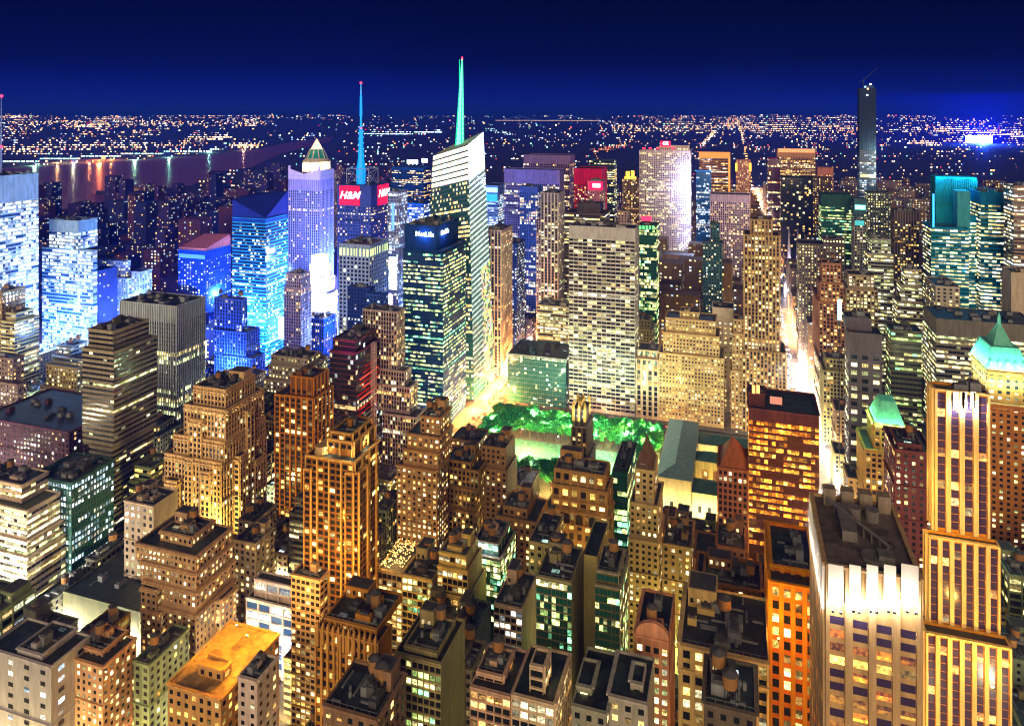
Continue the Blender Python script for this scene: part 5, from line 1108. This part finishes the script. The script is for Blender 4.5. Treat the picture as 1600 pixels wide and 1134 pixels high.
# ------------------------------------------------------------------ filler city
rg = random.Random(21); FILL = 0; MASS = MB(); MASSW = MB(); cand = []
for (x0, x1, y0, y1, n, i) in BL:
    rowsY = [(y0, (y0+y1)/2-1.2), ((y0+y1)/2+1.2, y1)] if y1-y0 < 80 else [(y0,y1)]
    for (ya, yb) in rowsY:
        x = x0
        while x < x1-8:
            wd = rg.uniform(16, 30) if ya < 760 else rg.uniform(22, 55); xe = min(x1, x+wd); xa = x; x = xe+.6
            if xe-xa < 8: continue
            q = proj((xa+xe)/2, ya, 20)
            if q[2] < 60 or not (-90 < q[0] < 1700) or proj(xa, yb, 0)[1] > 1500: continue
            if PX0-12 < (xa+xe)/2 < PX1+12 and PY0-14 < (ya+yb)/2 < PY1+10: continue
            if -75 < xe and xa < 46 and yb > 550 and ya < 680: continue
            if excl(xa, xe, ya, yb, .3): 
                ok = False
                for (xs, xt_) in ((xa, xa+(xe-xa)*.45), (xa+(xe-xa)*.55, xe)):
                    if xt_-xs > 7 and not excl(xs, xt_, ya, yb, .3): cand.append((xs, xt_, ya, yb, n, i)); 
                continue
            cand.append((xa, xe, ya, yb, n, i))
import re
HERO = []
for k_, v_ in B.items():
    if not v_: continue
    t_ = re.split(r' with | under | beside | behind |,| below | right | left | above | over | whose | framed | wrapped | split | topped | cut | carrying | standing | washed | facing | in front | at | near | rising | between | touching | crowned | beyond | ablaze | edging | reflecting | still ', v_[0]['label'])[0].split()
    HERO.append((' '.join(t_[-4:]), v_[0].location.x, v_[0].location.y))
USED = set()
def fill_label(x, y, h, c):
    hs = sorted(HERO, key=lambda q: math.hypot(q[1]-x, q[2]-y))
    hue = 'dark blue' if c[2] > c[0]*1.3 else ('dark' if max(c) < .2 else ('olive' if c[1] >= c[0]*.95 else ('brown' if c[0] < .32 else 'tan')))
    size = 'squat' if h < 20 else ('low' if h < 32 else ('mid-rise' if h < 56 else 'tall'))
    for i in range(0, 7):
        for j in range(i+1, 9):
            if hs[i][0] == hs[j][0]: continue
            l = f"{hue} {size} block between the {hs[i][0]} and the {hs[j][0]}"
            if l not in USED and len(l.split()) <= 16: USED.add(l); return l
    return f"{hue} {size} block beside the {hs[0][0]}"
lots = sorted(cand, key=lambda c: c[2]+abs(c[0])*.3)
GRPN = {0:('small low-rise building packed among the foreground lofts','packed low foreground buildings'),1:('plain mid-rise building packed among the taller towers','packed mid-rise buildings'),2:('distant mid-rise block among the far lights','distant mid-rise blocks')}
WC = [(.3,.28,.16),(.28,.2,.1),(.4,.36,.22),(.16,.19,.14),(.3,.24,.18),(.12,.12,.1),(.24,.28,.18)]
for (xa, xe, ya, yb, n, i) in lots:
    d = math.hypot(xa, ya)
    if ya < 700:
        h = rg.choice([14,18,22,26,30,38,45]) if xa < 45 else rg.choice([18,25,30,45,55])
        if xa < -270: h = rg.choice([18,25,30,40,52])
        if ya > 470 and -240 < xa < -60: h = min(h, rg.choice([18,24,30]))
    elif ya < 1000: h = rg.choice([18,24,35,45,60,70])
    else: h = rg.choice([20,30,40,60,75,95,110])
    if -60 > xa > -250 and ya > 1500: h *= .7
    west = xa < -650
    if west: h = rg.choice([12,14,18,20,30,45]) if rg.random() < .85 else rg.choice([70,90,120])
    if FILL < 250 and d < 1900:
        FILL += 1
        gp = GRPN[0 if ya < 700 else 1][1]
        c = rg.choice(WC) if not (xa < -260 and ya > 600) else rg.choice([(.03,.06,.3),(.06,.06,.25),(.12,.1,.3)])
        pal = rg.choice(['warm','pale','gold','mix']) if ya < 900 else rg.choice(['pale','cool','mix','warm'])
        lb = fill_label((xa+xe)/2, (ya+yb)/2, h, c)
        bxs = [(xa+.1, xe-.1, ya+rg.uniform(0,2), yb-rg.uniform(0,5), 0, h)]
        if h > 30 and xe-xa > 14 and rg.random() < .5: bxs.append((xa+3, xe-3, ya+4, yb-6, h-1, h+rg.uniform(6,14)))
        bld('city_building', lb, ya, [], rg.choice(['punch','punch','pier','grid','band']) if h > 25 else 'punch', c, 'building', pal, 'dark', None, (.03,.035,.04), ya < 900, None, gp, boxes=bxs, p=rg.uniform(.08,.4), indiv=False)
    else:
        MASS.box(xa, xe, ya, yb, 0, h, rg.randrange(3)+(3 if xa > -200 else 0))
        nr = int(h/5); nc = int((xe-xa)/6); pp = rg.uniform(.12,.5) if not west else rg.uniform(.02, .3)
        for r in range(nr):
            for k in range(nc):
                if rg.random() < pp:
                    c0 = rg.choice(PAL['warm']+PAL['gold']+PAL['cool']+PAL['pale']); s = rg.choice([.5,1,1.6,2.4]); u = xa+(k+.3)*(xe-xa)/nc; z = 3+r*5
                    MASSW.quad((u,ya-.1,z),(u+2.6,ya-.1,z),(u+2.6,ya-.1,z+2.2),(u,ya-.1,z+2.2),0,tuple(v*s for v in c0))
            for k in range(int((yb-ya)/6)):
                if rg.random() < pp:
                    c0 = rg.choice(PAL['warm']+PAL['cool']); s = rg.choice([.5,1,1.6]); v_ = ya+(k+.3)*6; z = 3+r*5
                    if xa < 0: MASSW.quad((xe+.1,v_,z),(xe+.1,v_+2.4,z),(xe+.1,v_+2.4,z+2.2),(xe+.1,v_,z+2.2),0,tuple(q*s for q in c0))
                    else: MASSW.quad((xa-.1,v_+2.4,z),(xa-.1,v_,z),(xa-.1,v_,z+2.2),(xa-.1,v_+2.4,z+2.2),0,tuple(q*s for q in c0))
ms = MASS.build('distant_city', [wallmat((.03,.035,.12)), wallmat((.05,.04,.12)), wallmat((.1,.05,.08)), wallmat((.16,.11,.07)), wallmat((.1,.08,.08)), wallmat((.2,.15,.12))], kind='stuff'); tag(ms, 'mass of dark distant city blocks beyond the towers', 'city blocks')
mw = MASSW.build('distant_windows', winmat(), lit=True, kind='stuff'); tag(mw, 'specks of lit windows over the distant city blocks', 'lit windows')
from mathutils import noise
# ------------------------------------------------------------------ far lights, out to the hills
FL = MB(); rg = random.Random(77)
def inriver(px, py):
    if px > 520: return False
    for k in range(len(near)-1):
        if near[k][0] <= px <= near[k+1][0]:
            t = (px-near[k][0])/(near[k+1][0]-near[k][0]); a = near[k][1]*(1-t)+near[k+1][1]*t; b = far[k][1]*(1-t)+far[k+1][1]*t
            return b-1 < py < a+1
    return False
def hitz(px, py):
    d = ray(px, py); 
    if d[2] >= -.0005: return None
    lo, hi = 500, 30000
    for t in [500*1.06**k for k in range(75)]:
        x, y, z = d[0]*t, d[1]*t, CZ+d[2]*t
        if z < hillz(x, y)+3: return (x, y, hillz(x, y)+4, t)
    return None
def farlight(px, py, c, s, size=1.0):
    if inriver(px, py): return
    h = hitz(px, py)
    if not h: return
    x, y, z, t = h
    if t < 2100 and px > 380: return
    r = t/FPX*.7*size
    FL.box(x-r, x+r, y-r, y+r, z-r*.2, z+r*1.7, 0, tuple(v*s*4.0 for v in c))
WL = [(1,.6,.25),(1,.5,.15),(1,.75,.45),(1,.4,.1),(1,.85,.65)]; CL = [(.6,.8,1),(.8,1,.85),(.3,1,.6),(1,1,.95),(.4,.6,1)]; RL = [(1,.04,.03),(1,.1,.05)]
def pick(px):
    r = rg.random()
    if 430 < px < 960: return rg.choice(CL) if r < .5 else (rg.choice(WL) if r < .93 else rg.choice(RL))
    return rg.choice(WL) if r < .74 else (rg.choice(CL) if r < .94 else rg.choice(RL))
for i in range(13000):
    px = rg.uniform(-10, 1610); py = 182+ (rg.random()**1.5)*150
    dens = 1.0
    if px < 400: dens = .9 if py < 260 else .6
    elif px < 930: dens = .42
    elif px > 960: dens = 1.1 if py < 240 else .55
    if 935 < px < 1000 and 232 < py < 300: continue
    if 1395 < px and 210 < py < 300: dens *= .5
    nz = noise.noise(Vector((px*.02, py*.09, 1.3)))+.6*noise.noise(Vector((px*.06, py*.25, 7)))
    if rg.random() > dens*max(.05, .45+1.9*nz): continue
    farlight(px, py, pick(px), rg.choice([.35,.6,1,1.6,2.6]), rg.choice([.5,.7,.9,1.1]))
# clustered districts and lit roads
def streak(p0, p1, n, c, s, jx=2, jy=1, size=.9):
    for i in range(n):
        t = rg.random(); farlight(p0[0]+(p1[0]-p0[0])*t+rg.gauss(0,jx), p0[1]+(p1[1]-p0[1])*t+rg.gauss(0,jy), rg.choice(c), s*rg.uniform(.5,1.4), size*rg.uniform(.6,1.2))
for cxp, cyp, sx, sy, n in ((20,176+8,22,2.5,60),(60,192,40,2.5,90),(140,199,22,3,90),(190,188,40,3,80),(165,230,60,3,110),(245,195,60,4,90),(40,235,30,3,60),(330,218,18,2,40),(385,230,14,2,60),(390,195,10,3,30),(1070,200,60,6,120),(1150,196,40,5,150),(1240,205,50,8,160),(1215,200,25,5,100),(1320,200,40,7,90),(1450,203,50,5,110),(1550,208,40,3,90),(1470,222,40,2,60),(990,205,40,5,90)):
    for _ in range(n): farlight(rg.gauss(cxp,sx), rg.gauss(cyp,sy), rg.choice(WL), rg.uniform(.8,2.6), rg.uniform(.6,1.1))
streak((1098,228),(1118,206),70,WL,2.2,1.2,1.5); streak((1157,202),(1162,222),30,WL,2.2,1,1); streak((1163,232),(1180,318),80,[(1,.35,.05),(1,.5,.12)],2.6,1.2,1.5,.7)
streak((1185,300),(1196,420),30,WL,2,1.5,2,.6); streak((1470,203),(1600,216),130,WL,2.4,2,1.4); streak((1420,225),(1470,228),50,WL,2.2,1,.8)
streak((325,220),(355,214),50,WL,2.6,1,.7); streak((925,240),(975,228),60,[(1,.2,.05),(1,.35,.1)],1.4,2,1.6,.7); streak((760,203),(800,212),40,CL,1.5,3,1,.7); streak((575,212),(690,208),120,CL,2.4,3,1)
for i in range(95):  # shore lamps on the far bank
    px = 2+i*3.6+rg.uniform(-1,1); t = px/392; py = 259-t*23-6*math.sin(t*3.1)*.3
    farlight(px, py-1.5, rg.choice([(.4,1,.75),(.7,1,.7),(.3,.9,.8),(1,1,.7)]), 2.4, .9)
fo = FL.build('far_city_lights', winmat((.0,.0,.0)), lit=True, kind='stuff'); tag(fo, 'carpet of far orange, white and green lights out to the horizon', 'city lights')
for _ in range(70):
    x0_, y0_ = rg.choice([rg.uniform(0,400), rg.uniform(960,1600), rg.uniform(960,1600), rg.uniform(420,950)]), rg.uniform(186, 240)
    L_ = rg.uniform(12, 60); sl = rg.choice([rg.uniform(-.12,.12), rg.uniform(-.5,.5)]); n_ = int(L_/rg.uniform(1.6, 3))
    cc = [pick(x0_)]
    for q in range(n_): farlight(x0_+L_*q/n_+rg.uniform(-.3,.3), y0_+sl*L_*q/n_*(.6), cc[0], rg.uniform(.8, 2), rg.uniform(.7,1.1))
for _ in range(420): farlight(rg.uniform(-5,1605), 186+rg.random()**1.4*110, pick(rg.uniform(0,1600)), rg.uniform(1.5,3.5), rg.uniform(1.3,2.1))
for px, py, c_ in ((60,258,(.4,1,.6)),(120,256,(1,.9,.6)),(215,250,(.5,1,.6)),(268,246,(.4,1,.7)),(330,240,(.4,1,.8)),(95,257,(1,.5,.2)),(383,236,(1,.5,.3)),(178,252,(1,.3,.1)),(145,253,(1,.3,.1))):
    q = hitz(px, py); r = empty('shore_lamp', (q[0],q[1],q[2]), 'lamp on the far river bank mirrored in the water', 'lamp', 'lamps on the far river bank'); m = MB(); k = q[3]/FPX; m.box(-.8*k,.8*k,0,3,0,1.4*k,0,None,True); m.build('lamp_head', emat(c_, 8), r); lamp(0,-25,14,9e5,c_,4,r)
# stadium-bright sign on the far right horizon
p = hitz(1530, 226); r = empty('bright_far_sign', (p[0], p[1], p[2]), 'dazzling white lit panel far off on the right horizon', 'lit sign'); k = p[3]/FPX; m = MB(); m.box(-18*k,18*k,0,20,0,12*k,0,None,True); m.build('panel', emat((.75,.9,1), 7), r)
m = MB(); m.box(-16*k,-14*k,21,40,-60,6*k); m.box(14*k,16*k,21,40,-60,6*k); m.build('frame', lp, r)
lamp(0,-60*k*.3,6*k,1.1e8,(.02,.08,1),8,r)
# orange glow of a shore plant, mirrored in the river
p = hitz(161, 252); r = empty('shore_beacon', (p[0],p[1],p[2]), 'orange lit mast on the far river bank, mirrored in the water', 'mast'); k = p[3]/FPX; m = MB(); m.box(-2.5*k,2.5*k,0,8,0,5*k,0,None,True); m.build('lamp_head', emat((1,.25,.05), 9), r); m = MB(); m.bar((0,4,-20),(0,4,0),3); m.build('post', lp, r)
lamp(0, -30, 30, 4e6, (1,.2,.05), 8, r)

# ------------------------------------------------------------------ blue night haze
m = MB(); m.box(-30000, 32000, -2500, 41500, -2, 520, 0, None, True); me = m.build('haze', None) if False else None
hm = bpy.data.materials.new('haze_air'); hm.use_nodes = True; hm.node_tree.nodes.clear()
pv_ = hm.node_tree.nodes.new('ShaderNodeVolumePrincipled'); om = hm.node_tree.nodes.new('ShaderNodeOutputMaterial')
pv_.inputs['Color'].default_value = (.02,.09,1,1); pv_.inputs['Density'].default_value = 9e-5; pv_.inputs['Anisotropy'].default_value = 0
hm.node_tree.links.new(pv_.outputs[0], om.inputs['Volume'])
hz = m.build('haze', hm); hz['kind'] = 'stuff'; hz['label'] = 'thin blue night haze over the whole city'; hz['category'] = 'haze'
cy.volume_bounces = 0; hm.cycles.homogeneous_volume = True if hasattr(hm.cycles,'homogeneous_volume') else None
